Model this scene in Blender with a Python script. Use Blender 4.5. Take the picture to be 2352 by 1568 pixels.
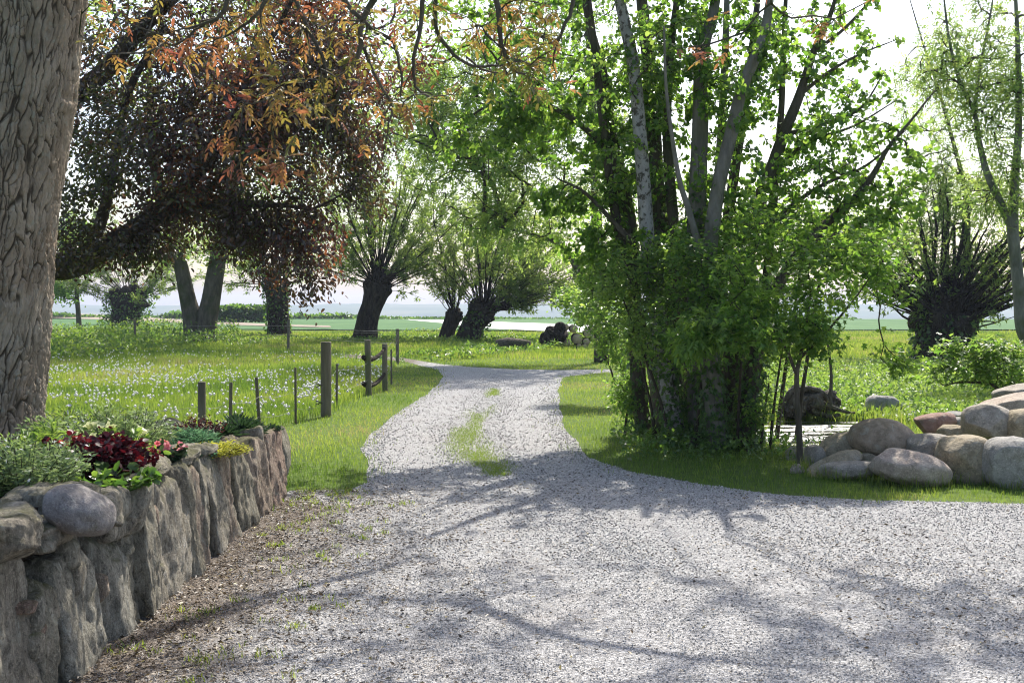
import bpy, math, random
import numpy as np
from mathutils import Vector
R = math.radians
S = bpy.context.scene
COL = S.collection
for o in list(bpy.data.objects):
    bpy.data.objects.remove(o)

# ------------------------------------------------------------------ camera, sky, sun, exposure
PITCH = R(1.73)
CAMZ = 1.65
F = 40 / 36 * 2352                      # focal length in pixels of a 2352-wide view of the photograph
cd = bpy.data.cameras.new('camera')
cam = bpy.data.objects.new('camera', cd)
COL.objects.link(cam)
cd.lens = 40
cd.sensor_width = 36
cd.clip_start = 0.05
cd.clip_end = 20000
cam.location = (0, 0, CAMZ)
cam.rotation_euler = (R(90) - PITCH, 0, 0)
cd.dof.use_dof = True
cd.dof.focus_distance = 14.0
cd.dof.aperture_fstop = 20.0
S.camera = cam

SUN_AZ, SUN_EL = R(17), R(50)           # azimuth from +Y towards +X
w = bpy.data.worlds.new('World')
S.world = w
w.use_nodes = True
nt = w.node_tree
bg = nt.nodes['Background']
sky = nt.nodes.new('ShaderNodeTexSky')
sky.sky_type = 'NISHITA'
sky.sun_disc = False
sky.sun_elevation = SUN_EL
sky.sun_rotation = SUN_AZ
sky.dust_density = 3.0
sky.air_density = 1.0
sky.ozone_density = 1.0
nt.links.new(sky.outputs[0], bg.inputs[0])
bg.inputs[1].default_value = 0.15
sl = bpy.data.lights.new('sun', 'SUN')
sl.energy = 4.6
sl.angle = R(0.53)
sl.color = (1.0, 0.95, 0.86)
sun = bpy.data.objects.new('sun', sl)
COL.objects.link(sun)
sun.rotation_euler = Vector((-math.sin(SUN_AZ) * math.cos(SUN_EL), -math.cos(SUN_AZ) * math.cos(SUN_EL), -math.sin(SUN_EL))).to_track_quat('-Z', 'Y').to_euler()
S.view_settings.view_transform = 'Standard'
S.view_settings.look = 'None'
S.view_settings.gamma = 1
S.view_settings.use_curve_mapping = False
S.view_settings.exposure = 0.78
S.cycles.max_bounces = 8
S.cycles.diffuse_bounces = 3
S.cycles.glossy_bounces = 2
S.cycles.transmission_bounces = 5
S.cycles.volume_bounces = 0
S.cycles.use_denoising = True
S.cycles.sample_clamp_indirect = 6
S.cycles.filter_width = 1.1

# ------------------------------------------------------------------ helpers
def at(u, v, Y):
    """the point at depth Y seen at pixel (u, v) of a 2352 x 1568 view"""
    xc, yc = (u - 1176) / F, -(v - 784) / F
    dy = math.cos(PITCH) + yc * math.sin(PITCH)
    dz = -math.sin(PITCH) + yc * math.cos(PITCH)
    s = Y / dy
    return np.array([xc * s, Y, CAMZ + dz * s])

def ground(u, v, z=0.0):
    xc, yc = (u - 1176) / F, -(v - 784) / F
    dy = math.cos(PITCH) + yc * math.sin(PITCH)
    dz = -math.sin(PITCH) + yc * math.cos(PITCH)
    s = (z - CAMZ) / dz
    return np.array([xc * s, dy * s])

def tag(o, label=None, cat=None, group=None, kind=None):
    if label: o['label'] = label
    if cat: o['category'] = cat
    if group: o['group'] = group
    if kind: o['kind'] = kind
    return o

def thing(name, loc, label, cat, group=None):
    o = bpy.data.objects.new(name, None)
    o.empty_display_size = 0.1
    o.location = loc
    COL.objects.link(o)
    return tag(o, label, cat, group)

def mesh(name, V, faces, mat, parent=None, rnd=None, smooth=False, origin=None):
    """faces: list of (n,k) int arrays; V in world space"""
    V = np.asarray(V, dtype=np.float64)
    if parent is not None:
        V = V - np.array(parent.location) - (np.array(parent.parent.location) if parent.parent else 0)
    elif origin is not None:
        V = V - np.asarray(origin)
    me = bpy.data.meshes.new(name)
    faces = [np.asarray(f, dtype=np.int32) for f in faces if len(f)]
    nl = sum(f.size for f in faces)
    npoly = sum(len(f) for f in faces)
    me.vertices.add(len(V))
    me.vertices.foreach_set('co', V.astype(np.float32).ravel())
    me.loops.add(nl)
    me.loops.foreach_set('vertex_index', np.concatenate([f.ravel() for f in faces]))
    me.polygons.add(npoly)
    st, k0 = [], 0
    for f in faces:
        st.append(k0 + np.arange(len(f)) * f.shape[1])
        k0 += f.size
    me.polygons.foreach_set('loop_start', np.concatenate(st).astype(np.int32))
    if smooth:
        me.polygons.foreach_set('use_smooth', np.ones(npoly, dtype=bool))
    if rnd is not None:
        a = me.attributes.new('rnd', 'FLOAT', 'POINT')
        a.data.foreach_set('value', np.asarray(rnd, dtype=np.float32))
    me.update(calc_edges=True)
    me.materials.append(mat)
    o = bpy.data.objects.new(name, me)
    COL.objects.link(o)
    if parent is not None:
        o.parent = parent
    elif origin is not None:
        o.location = origin
    return o

def hash3(i, j, k, s):
    n = (i * 374761393 + j * 668265263 + k * 2147483647 + s * 974634777) & 0xffffffff
    n = ((n ^ (n >> 13)) * 1274126177) & 0xffffffff
    n = ((n ^ (n >> 16)) * 2246822519) & 0xffffffff
    return ((n ^ (n >> 15)) & 0xffffff) / float(0xffffff)

def vnoise(P, s=0):
    P = np.asarray(P, dtype=np.float64)
    I = np.floor(P).astype(np.int64)
    f = P - I
    f = f * f * (3 - 2 * f)
    r = 0
    for a in (0, 1):
        for b in (0, 1):
            for c in (0, 1):
                h = hash3(I[:, 0] + a, I[:, 1] + b, I[:, 2] + c, s)
                r = r + h * (f[:, 0] if a else 1 - f[:, 0]) * (f[:, 1] if b else 1 - f[:, 1]) * (f[:, 2] if c else 1 - f[:, 2])
    return r

def fbm(P, s=0, o=4):
    P = np.asarray(P, dtype=np.float64)
    r, a, t = 0, 0.5, 0
    for k in range(o):
        r = r + a * vnoise(P * 2 ** k + 17.3 * k, s + k)
        t += a
        a *= 0.5
    return r / t

def voro2(P, s=0):
    """F1, F2 and cell id of a 2-D voronoi"""
    P = np.asarray(P)
    I = np.floor(P).astype(np.int64)
    f1 = np.full(len(P), 9.0); f2 = np.full(len(P), 9.0); cid = np.zeros(len(P))
    for a in (-1, 0, 1):
        for b in (-1, 0, 1):
            cx, cy = I[:, 0] + a, I[:, 1] + b
            px = cx + hash3(cx, cy, cx * 0, s) * 0.9 + 0.05
            py = cy + hash3(cx, cy, cx * 0 + 1, s) * 0.9 + 0.05
            d = np.hypot(P[:, 0] - px, P[:, 1] - py)
            new = d < f1
            f2 = np.where(new, f1, np.minimum(f2, d))
            cid = np.where(new, hash3(cx, cy, cx * 0 + 2, s), cid)
            f1 = np.where(new, d, f1)
    return f1, f2, cid

def norm(a):
    return a / np.maximum(np.linalg.norm(a, axis=-1, keepdims=True), 1e-9)

def inpoly(P, poly):
    x, y = P[:, 0], P[:, 1]
    r = np.zeros(len(P), dtype=bool)
    n = len(poly)
    for i in range(n):
        x1, y1 = poly[i]
        x2, y2 = poly[(i + 1) % n]
        if y1 == y2: continue
        c = ((y1 > y) != (y2 > y)) & (x < (x2 - x1) * (y - y1) / (y2 - y1) + x1)
        r ^= c
    return r

def smooth_path(pts, n):
    """Catmull-Rom through pts (k columns), n samples"""
    pts = np.asarray(pts, dtype=float)
    p = np.vstack([2 * pts[0] - pts[1], pts, 2 * pts[-1] - pts[-2]])
    t = np.linspace(0, len(pts) - 1 - 1e-6, n)
    i = t.astype(int)
    f = (t - i)[:, None]
    a, b, c, d = p[i], p[i + 1], p[i + 2], p[i + 3]
    return 0.5 * (2 * b + (c - a) * f + (2 * a - 5 * b + 4 * c - d) * f ** 2 + (3 * b - a - 3 * c + d) * f ** 3)

# ---- tubes
class Buf:
    def __init__(s):
        s.V, s.F, s.r, s.n = [], {}, [], 0
    def add(s, V, faces, rnd=0.5):
        V = np.asarray(V, dtype=float)
        s.V.append(V)
        s.r.append(np.broadcast_to(np.asarray(rnd, dtype=float), (len(V),)))
        for f in faces:
            f = np.asarray(f)
            if len(f): s.F.setdefault(f.shape[1], []).append(f + s.n)
        s.n += len(V)
    def build(s, name, mat, parent=None, smooth=False, origin=None):
        if not s.n: return None
        return mesh(name, np.vstack(s.V), [np.vstack(v) for v in s.F.values()], mat, parent, np.concatenate(s.r), smooth, origin)

def tube(B, pts, rad, k=6, cap=True, rnd=0.5, wob=0.0, seed=0):
    pts = np.asarray(pts, dtype=float)
    n = len(pts)
    rad = np.broadcast_to(np.asarray(rad, dtype=float), (n,))
    T = norm(np.gradient(pts, axis=0))
    ref = np.array([0.0, 0, 1]) if abs(T[:, 2]).mean() < 0.75 else np.array([1.0, 0, 0])
    X = norm(np.cross(T, ref))
    Y = np.cross(T, X)
    a = np.linspace(0, 2 * math.pi, k, endpoint=False)
    ring = X[:, None] * np.cos(a)[None, :, None] + Y[:, None] * np.sin(a)[None, :, None]
    rr = np.broadcast_to(rad[:, None], (n, k)).copy()
    if wob:
        L = np.concatenate([[0], np.cumsum(np.linalg.norm(np.diff(pts, axis=0), axis=1))])
        Q = np.stack([np.broadcast_to(np.cos(a) * 2, (n, k)).ravel() + seed * 7.1, np.broadcast_to(np.sin(a) * 2, (n, k)).ravel(), np.repeat(L / max(rad.mean(), 0.02) * 0.35, k)], 1)
        rr *= 1 + wob * (fbm(Q, seed, 3).reshape(n, k) - 0.5) * 2
    V = (pts[:, None] + ring * rr[..., None]).reshape(-1, 3)
    i = np.arange(n - 1)[:, None] * k
    j = np.arange(k)[None]
    j2 = (j + 1) % k
    q = np.stack([i + j, i + j2, i + k + j2, i + k + j], -1).reshape(-1, 4)
    fs = [q]
    if cap:
        V = np.vstack([V, pts[-1:], pts[:1]])
        t = n * k
        jj = np.arange(k)
        fs.append(np.concatenate([np.stack([(n - 1) * k + jj, (n - 1) * k + (jj + 1) % k, np.full(k, t)], 1), np.stack([(jj + 1) % k, jj, np.full(k, t + 1)], 1)]))
    B.add(V, fs, rnd)

# ---- leaves: template columns are (along, across, up)
LEAF = {
    'lance': (np.array([[0, 0, 0], [0.45, 0.5, 0.10], [1, 0, 0], [0.45, -0.5, 0.10]]), [np.array([[0, 1, 2], [0, 2, 3]])]),
    'oval': (np.array([[0, 0, 0], [0.25, 0.42, 0.08], [0.68, 0.40, 0.05], [1, 0, -0.06], [0.68, -0.40, 0.05], [0.25, -0.42, 0.08]]), [np.array([[0, 1, 2, 3], [0, 3, 4, 5]])]),
    'round': (np.array([[0, 0, 0], [-0.02, 0.34, 0.08], [0.35, 0.53, 0.10], [0.75, 0.38, 0.03], [1.05, 0, -0.10], [0.75, -0.38, 0.03], [0.35, -0.53, 0.10], [-0.02, -0.34, 0.08]]),
              [np.array([[0, 1, 2, 3], [0, 5, 6, 7], [0, 3, 4, 5]])]),
    'lobed': (np.array([[0, 0, 0], [0.05, 0.45, 0.05], [0.35, 0.22, 0.05], [0.6, 0.55, 0.0], [0.65, 0.18, 0.04], [1.05, 0, -0.08], [0.65, -0.18, 0.04], [0.6, -0.55, 0.0], [0.35, -0.22, 0.05], [0.05, -0.45, 0.05]]),
              [np.array([[0, 1, 2], [2, 3, 4], [8, 7, 6], [0, 8, 9], [0, 2, 4], [0, 4, 5], [0, 5, 6], [0, 6, 8]])]),
}
LEAF['round'][1][0] = np.array([[0, 1, 2, 3], [0, 3, 4, 5], [0, 5, 6, 7]])

def leaves(B, P, D, N, L, W, shape='oval', rnd=None):
    P, D = np.asarray(P, dtype=float), norm(np.asarray(D, dtype=float))
    n = len(P)
    if not n: return
    X = norm(np.cross(np.asarray(N, dtype=float), D))
    U = np.cross(D, X)
    T, fs = LEAF[shape]
    L = np.broadcast_to(np.asarray(L, dtype=float), (n,))
    W = np.broadcast_to(np.asarray(W, dtype=float), (n,))
    V = P[:, None] + D[:, None] * (T[None, :, 0, None] * L[:, None, None]) + X[:, None] * (T[None, :, 1, None] * W[:, None, None]) + U[:, None] * (T[None, :, 2, None] * L[:, None, None])
    m = len(T)
    off = (np.arange(n) * m)[:, None, None]
    if rnd is None: rnd = np.random.default_rng(n).random(n)
    B.add(V.reshape(-1, 3), [(f[None] + off).reshape(-1, f.shape[1]) for f in fs], np.repeat(rnd, m))

def blades(B, P, H, Wd, rng, lean=0.35, rnd=None):
    """grass blades: P (n,3) bases, one bent quad pair reduced to tri + quad"""
    n = len(P)
    a = rng.random(n) * 2 * math.pi
    side = np.stack([np.cos(a), np.sin(a), np.zeros(n)], 1)
    b = rng.random(n) * 2 * math.pi
    ln = np.stack([np.cos(b), np.sin(b), np.zeros(n)], 1) * (lean * H * rng.random(n) ** 0.7)[:, None]
    H = np.broadcast_to(H, (n,)); Wd = np.broadcast_to(Wd, (n,))
    up = np.zeros((n, 3)); up[:, 2] = H
    b0, b1 = P - side * Wd[:, None] / 2, P + side * Wd[:, None] / 2
    m = P + up * 0.55 + ln * 0.35
    m0, m1 = m - side * Wd[:, None] * 0.4, m + side * Wd[:, None] * 0.4
    t = P + up + ln
    V = np.stack([b0, b1, m1, m0, t], 1).reshape(-1, 3)
    i = np.arange(n) * 5
    if rnd is None: rnd = rng.random(n)
    B.add(V, [np.stack([i, i + 1, i + 2, i + 3], 1), np.stack([i + 3, i + 2, i + 4], 1)], np.repeat(rnd, 5))

# ---- trees: twigs grow from given limbs to points sampled in the crown
def ell(c, r, n, rng, shell=2.4, gap=0.0, gs=1.0, seed=0):
    d = norm(rng.normal(size=(n * 3, 3)))
    P = np.asarray(c) + d * (rng.random((n * 3, 1)) ** (1 / shell)) * np.asarray(r)
    if gap > 0:
        f = fbm(P * gs, seed, 2)
        P = P[f > np.quantile(f, gap)]
    return P[:n]

def grow(limbs, anchors, rng, step=0.35, arch=0.15, rtip=0.005, rpow=0.42, jit=0.06):
    """limbs: list of (pts, radii). returns chains [(pts, radii)] and the twigs (last part of each chain)"""
    pos, tan, par, rad0 = [], [], [], []
    for pts, rad in limbs:
        T = norm(np.gradient(np.asarray(pts, dtype=float), axis=0))
        for i, p in enumerate(pts):
            pos.append(p); tan.append(T[i]); par.append(-1 if i == 0 else len(pos) - 2); rad0.append(rad[i])
    nb = len(pos)
    M = nb + len(anchors) * 14 + 10
    PP = np.zeros((M, 3)); TT = np.zeros((M, 3)); PA = np.full(M, -1); CNT = np.zeros(M); DEP = np.zeros(M)
    PP[:nb] = pos; TT[:nb] = tan; PA[:nb] = par
    n = nb
    d0 = np.min(np.linalg.norm(anchors[:, None] - PP[None, :nb], axis=2), axis=1) if len(anchors) else []
    chains = []
    for ai in np.argsort(d0):
        a = anchors[ai]
        v = a - PP[:n]
        d = np.linalg.norm(v, axis=1)
        c = (v * TT[:n]).sum(1) / np.maximum(d, 1e-6)
        cost = d * (1.35 - 0.35 * c) + 0.02 * DEP[:n]
        i = int(np.argmin(cost))
        L = d[i]
        if L < 0.02: continue
        k = min(12, max(2, int(L / step) + 1))
        t = np.linspace(0, 1, k + 1)[1:, None]
        h = TT[i] * L * 0.5
        p0, p1, p2 = PP[i], PP[i] + h * 0.8, a
        q = (1 - t) ** 2 * p0 + 2 * t * (1 - t) * (p1 * 0.55 + (p0 + p2) / 2 * 0.45) + t * t * p2
        q[:, 2] += (arch * L * (t * (1 - t))[:, 0])
        q[:-1] += rng.normal(size=(k - 1, 3)) * jit * L / k ** 0.5
        idx = np.arange(n, n + k)
        PP[idx] = q
        full = np.vstack([p0, q])
        TT[idx] = norm(np.gradient(full, axis=0))[1:]
        PA[idx] = np.concatenate([[i], idx[:-1]])
        DEP[idx] = DEP[i] + 1
        chains.append((i, idx))
        j = idx[-1]
        n += k
    # pipe model
    CNT[:n] = 0
    for i, idx in chains: CNT[idx[-1]] += 1
    for i in range(n - 1, nb - 1, -1):
        if PA[i] >= 0: CNT[PA[i]] += CNT[i]
    out = []
    for i, idx in chains:
        r = rtip * np.maximum(CNT[idx], 1) ** rpow
        r = np.concatenate([[r[0] * 1.15], r])
        r[-1] *= 0.5
        if i < nb: r = np.minimum(r, rad0[i] * 0.8)
        out.append((np.vstack([PP[i], PP[idx]]), r))
    return out

def twig_leaves(B, chains, m, L, W, rng, shape='oval', spread=0.1, droop=0.5, flat=0.6, lo=0.15, hue=None, maxlen=0.9):
    """m leaves on each chain's last stretch"""
    A, Bp, T = [], [], []
    n = len(chains)
    if not n: return
    K = 9
    C = np.zeros((n, K, 3))
    for i, (p, r) in enumerate(chains):
        s = np.concatenate([[0], np.cumsum(np.linalg.norm(np.diff(p, axis=0), axis=1))])
        x = np.linspace(max(0, s[-1] - maxlen), s[-1], K)
        for c in range(3): C[i, :, c] = np.interp(x, s, p[:, c])
    ti = np.repeat(np.arange(n), m)
    t = lo + (1 - lo) * rng.random(n * m) ** 0.8
    x = t * (K - 1.001)
    i0 = x.astype(int); f = (x - i0)[:, None]
    P = C[ti, i0] * (1 - f) + C[ti, i0 + 1] * f
    T = norm(C[ti, i0 + 1] - C[ti, i0])
    lat = norm(np.cross(T, np.array([0, 0, 1.0])) + rng.normal(size=P.shape) * 0.05)
    sgn = np.where(rng.random(n * m) < 0.5, 1, -1)[:, None]
    rv = rng.normal(size=P.shape)
    D = norm(T * 0.55 + lat * sgn * 0.8 + rv * 0.35 + np.array([0, 0, -droop]))
    P = P + rng.normal(size=P.shape) * spread
    Nn = norm(np.array([0, 0, 1.0]) * flat * 2 + rng.normal(size=P.shape) * 0.7)
    Ls = L * (0.7 + 0.6 * rng.random(n * m))
    if hue is None: hue = rng.random(n * m)
    else: hue = np.clip(np.repeat(hue, m) + rng.normal(size=n * m) * 0.12, 0, 1)
    leaves(B, P, D, Nn, Ls, Ls * W / L, shape, hue)

def pinnate(B, P, D, rng, rachis=0.13, leaflet=0.055, width=0.022, pairs=3, hue=None, shape='lance'):
    """compound leaves: rows of leaflets on a drooping stalk"""
    n = len(P)
    D = norm(D)
    side = norm(np.cross(D, np.array([0, 0, 1.0])) + rng.normal(size=D.shape) * 0.15)
    up = np.cross(side, D)
    Ps, Ds, Ns, Ls, hs = [], [], [], [], []
    sc = 0.75 + 0.5 * rng.random(n)
    if hue is None: hue = rng.random(n)
    for k in range(pairs):
        t = 0.35 + 0.6 * k / max(1, pairs)
        pos = P + D * (rachis * t * sc)[:, None] + np.array([0, 0, -1]) * (rachis * 0.35 * t * t * sc)[:, None]
        for s in (1, -1):
            Ps.append(pos); Ds.append(D * 0.55 + side * s * 0.8 + np.array([0, 0, -0.35])); Ns.append(up + rng.normal(size=P.shape) * 0.25)
            Ls.append(leaflet * sc * (0.7 + 0.15 * k)); hs.append(np.clip(hue + rng.normal(size=n) * 0.06, 0, 1))
    Ps.append(P + D * (rachis * sc)[:, None] + np.array([0, 0, -1]) * (rachis * 0.35 * sc)[:, None]); Ds.append(D + np.array([0, 0, -0.6])); Ns.append(up); Ls.append(leaflet * 1.15 * sc); hs.append(hue)
    L = np.concatenate(Ls)
    leaves(B, np.vstack(Ps), np.vstack(Ds), np.vstack(Ns), L, L * width / leaflet, shape, np.concatenate(hs))

# ------------------------------------------------------------------ materials
class NT:
    def __init__(s, name):
        s.m = bpy.data.materials.new(name); s.m.use_nodes = True
        s.t = s.m.node_tree; s.t.nodes.clear()
        s.out = s.n('ShaderNodeOutputMaterial')
    def n(s, typ, **kw):
        x = s.t.nodes.new(typ)
        for k, v in kw.items():
            if k == 'i':
                for a, b in v.items(): x.inputs[a].default_value = b
            else: setattr(x, k, v)
        return x
    def l(s, a, b): s.t.links.new(a, b)
    def ramp(s, fac, stops, interp='LINEAR'):
        r = s.n('ShaderNodeValToRGB')
        r.color_ramp.interpolation = interp
        e = r.color_ramp.elements
        while len(e) < len(stops): e.new(0.5)
        for x, (p, c) in zip(e, stops):
            x.position = p; x.color = (*c, 1) if len(c) == 3 else c
        s.l(fac, r.inputs[0])
        return r.outputs[0]
    def coord(s, scale=(1, 1, 1), kind='obj'):
        if kind == 'obj':
            c = s.n('ShaderNodeTexCoord').outputs['Object']
        else:
            c = s.n('ShaderNodeNewGeometry').outputs['Position']
        mp = s.n('ShaderNodeMapping', i={'Scale': scale})
        s.l(c, mp.inputs[0])
        return mp.outputs[0]
    def noise(s, co, scale, detail=4, rough=0.55, dist=0.0):
        x = s.n('ShaderNodeTexNoise', i={'Scale': scale, 'Detail': detail, 'Roughness': rough, 'Distortion': dist})
        s.l(co, x.inputs['Vector'])
        return x.outputs[0]
    def vor(s, co, scale, feature='F1', out='Distance', rand=1.0):
        x = s.n('ShaderNodeTexVoronoi', feature=feature, i={'Scale': scale, 'Randomness': rand})
        s.l(co, x.inputs['Vector'])
        return x.outputs[out]
    def mix(s, fac, a, b, mode='MIX'):
        x = s.n('ShaderNodeMix', data_type='RGBA', blend_type=mode)
        if isinstance(fac, (int, float)): x.inputs[0].default_value = fac
        else: s.l(fac, x.inputs[0])
        for q, j in ((a, 6), (b, 7)):
            if isinstance(q, tuple): x.inputs[j].default_value = (*q, 1)
            else: s.l(q, x.inputs[j])
        return x.outputs[2]
    def math(s, op, a, b=None, c=None):
        x = s.n('ShaderNodeMath', operation=op)
        for q, j in ((a, 0), (b, 1), (c, 2)):
            if q is None: continue
            if isinstance(q, (int, float)): x.inputs[j].default_value = q
            else: s.l(q, x.inputs[j])
        return x.outputs[0]
    def bump(s, h, strength=0.5, dist=0.02, nrm=None):
        b = s.n('ShaderNodeBump', i={'Strength': strength, 'Distance': dist})
        s.l(h, b.inputs['Height'])
        if nrm: s.l(nrm, b.inputs['Normal'])
        return b.outputs[0]
    def pbr(s, col, rough=0.8, spec=0.3, nrm=None):
        p = s.n('ShaderNodeBsdfPrincipled')
        if isinstance(col, tuple): p.inputs['Base Color'].default_value = (*col, 1)
        else: s.l(col, p.inputs['Base Color'])
        if isinstance(rough, (int, float)): p.inputs['Roughness'].default_value = rough
        else: s.l(rough, p.inputs['Roughness'])
        p.inputs['Specular IOR Level'].default_value = spec
        if nrm: s.l(nrm, p.inputs['Normal'])
        return p
    def done(s, sh):
        s.l(sh, s.out.inputs[0]); return s.m

def leaf_mat(name, stops, trans, tfac=0.45, rough=0.45, spec=0.4):
    """stops: base colour along the per-leaf random number; trans: light that comes through, same positions"""
    m = NT(name)
    a = m.n('ShaderNodeAttribute', attribute_name='rnd').outputs['Fac']
    c = m.ramp(a, stops)
    t = m.ramp(a, trans)
    p = m.pbr(c, rough, spec)
    tr = m.n('ShaderNodeBsdfTranslucent')
    m.l(t, tr.inputs[0])
    mx = m.n('ShaderNodeMixShader', i={0: tfac})
    m.l(p.outputs[0], mx.inputs[1]); m.l(tr.outputs[0], mx.inputs[2])
    return m.done(mx.outputs[0])

def bark_mat(name, stops, scale=6, stretch=0.25, bump=0.6, moss=None, spots=None):
    m = NT(name)
    co = m.coord((1, 1, stretch))
    n1 = m.noise(co, scale, 6, 0.65, 0.4)
    c = m.ramp(n1, stops)
    if moss:
        n2 = m.noise(m.coord((1, 1, 1)), 1.6, 4)
        f = m.ramp(n2, [(0.48, (0, 0, 0)), (0.68, (0.85, 0.85, 0.85))])
        c = m.mix(f, c, moss)
    if spots:
        n3 = m.noise(m.coord((1, 1, 0.8)), 16, 4, 0.7)
        f = m.ramp(n3, [(0.50, (0, 0, 0)), (0.58, (1, 1, 1))])
        c = m.mix(f, c, spots)
    v = m.vor(co, scale * 2.2, 'DISTANCE_TO_EDGE')
    h = m.math('ADD', m.math('MULTIPLY', m.math('MINIMUM', v, 0.25), 2.0), n1)
    return m.done(m.pbr(c, 0.9, 0.15, m.bump(h, bump, 0.03)).outputs[0])

M = {}
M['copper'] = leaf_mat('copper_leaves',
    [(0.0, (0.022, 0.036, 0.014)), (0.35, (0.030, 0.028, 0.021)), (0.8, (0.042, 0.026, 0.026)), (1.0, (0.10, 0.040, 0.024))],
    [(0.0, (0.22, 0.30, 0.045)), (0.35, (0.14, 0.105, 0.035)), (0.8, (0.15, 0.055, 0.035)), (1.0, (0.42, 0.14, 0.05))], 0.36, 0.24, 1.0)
M['walnut'] = leaf_mat('walnut_leaves',
    [(0.0, (0.07, 0.09, 0.02)), (0.35, (0.15, 0.12, 0.025)), (0.7, (0.20, 0.085, 0.035)), (1.0, (0.13, 0.035, 0.026))],
    [(0.0, (0.25, 0.26, 0.05)), (0.35, (0.38, 0.26, 0.06)), (0.7, (0.47, 0.19, 0.08)), (1.0, (0.33, 0.085, 0.06))], 0.48, 0.35, 0.5)
M['lime'] = leaf_mat('lime_leaves',
    [(0.0, (0.030, 0.070, 0.018)), (0.6, (0.050, 0.110, 0.025)), (1.0, (0.085, 0.155, 0.032))],
    [(0.0, (0.17, 0.36, 0.04)), (0.6, (0.31, 0.54, 0.06)), (1.0, (0.50, 0.70, 0.10))], 0.50, 0.35, 0.5)
M['elder'] = leaf_mat('shrub_leaves',
    [(0.0, (0.040, 0.085, 0.022)), (0.5, (0.070, 0.14, 0.032)), (1.0, (0.12, 0.20, 0.045))],
    [(0.0, (0.18, 0.36, 0.05)), (0.5, (0.32, 0.52, 0.07)), (1.0, (0.52, 0.68, 0.12))], 0.5, 0.35, 0.5)
M['maple'] = leaf_mat('maple_leaves',
    [(0.0, (0.045, 0.105, 0.025)), (0.5, (0.075, 0.15, 0.03)), (1.0, (0.11, 0.20, 0.04))],
    [(0.0, (0.18, 0.38, 0.04)), (0.5, (0.32, 0.54, 0.06)), (1.0, (0.50, 0.70, 0.10))], 0.50, 0.4, 0.35)
M['willow'] = leaf_mat('willow_leaves',
    [(0.0, (0.06, 0.11, 0.035)), (0.5, (0.10, 0.165, 0.05)), (1.0, (0.16, 0.23, 0.065))],
    [(0.0, (0.20, 0.34, 0.06)), (0.5, (0.34, 0.48, 0.08)), (1.0, (0.52, 0.62, 0.12))], 0.48, 0.45, 0.35)
M['ash'] = leaf_mat('ash_leaves',
    [(0.0, (0.065, 0.125, 0.035)), (0.5, (0.105, 0.175, 0.045)), (1.0, (0.17, 0.23, 0.06))],
    [(0.0, (0.27, 0.46, 0.08)), (0.5, (0.42, 0.60, 0.11)), (1.0, (0.62, 0.72, 0.17))], 0.52, 0.4, 0.4)
M['ivy'] = leaf_mat('ivy_leaves',
    [(0.0, (0.028, 0.065, 0.020)), (0.6, (0.050, 0.105, 0.028)), (1.0, (0.085, 0.15, 0.038))],
    [(0.0, (0.11, 0.26, 0.035)), (0.6, (0.20, 0.38, 0.045)), (1.0, (0.34, 0.52, 0.07))], 0.42, 0.3, 0.6)
M['grass'] = leaf_mat('grass_blades',
    [(0.0, (0.055, 0.10, 0.020)), (0.5, (0.125, 0.185, 0.036)), (0.93, (0.19, 0.245, 0.055)), (1.0, (0.30, 0.26, 0.12))],
    [(0.0, (0.16, 0.29, 0.03)), (0.5, (0.37, 0.50, 0.055)), (0.93, (0.54, 0.63, 0.09)), (1.0, (0.50, 0.42, 0.18))], 0.42, 0.45, 0.35)
M['weed'] = leaf_mat('weed_leaves',
    [(0.0, (0.030, 0.075, 0.022)), (0.5, (0.06, 0.12, 0.03)), (1.0, (0.12, 0.18, 0.035))],
    [(0.0, (0.12, 0.25, 0.04)), (0.5, (0.24, 0.40, 0.05)), (1.0, (0.45, 0.58, 0.07))], 0.42, 0.45, 0.35)
M['twig'] = bark_mat('twig_bark', [(0.3, (0.035, 0.028, 0.022)), (0.7, (0.085, 0.07, 0.055))], 9, 0.4, 0.3)
M['willow_bark'] = bark_mat('willow_bark', [(0.35, (0.014, 0.011, 0.009)), (0.7, (0.070, 0.057, 0.044))], 6, 0.25, 1.6)
M['grey_bark'] = bark_mat('grey_bark', [(0.3, (0.10, 0.095, 0.08)), (0.7, (0.25, 0.235, 0.20))], 7, 0.3, 0.5, moss=(0.085, 0.095, 0.04))
M['pale_bark'] = bark_mat('pale_bark', [(0.3, (0.22, 0.215, 0.20)), (0.7, (0.40, 0.39, 0.36))], 8, 0.5, 0.35, spots=(0.075, 0.07, 0.055))
M['dark_bark'] = bark_mat('dark_bark', [(0.3, (0.05, 0.042, 0.032)), (0.7, (0.15, 0.13, 0.10))], 7, 0.3, 0.7, moss=(0.05, 0.062, 0.022))
M['copper_bark'] = bark_mat('copper_bark', [(0.3, (0.03, 0.025, 0.02)), (0.7, (0.09, 0.075, 0.06))], 7, 0.3, 0.6)

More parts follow.
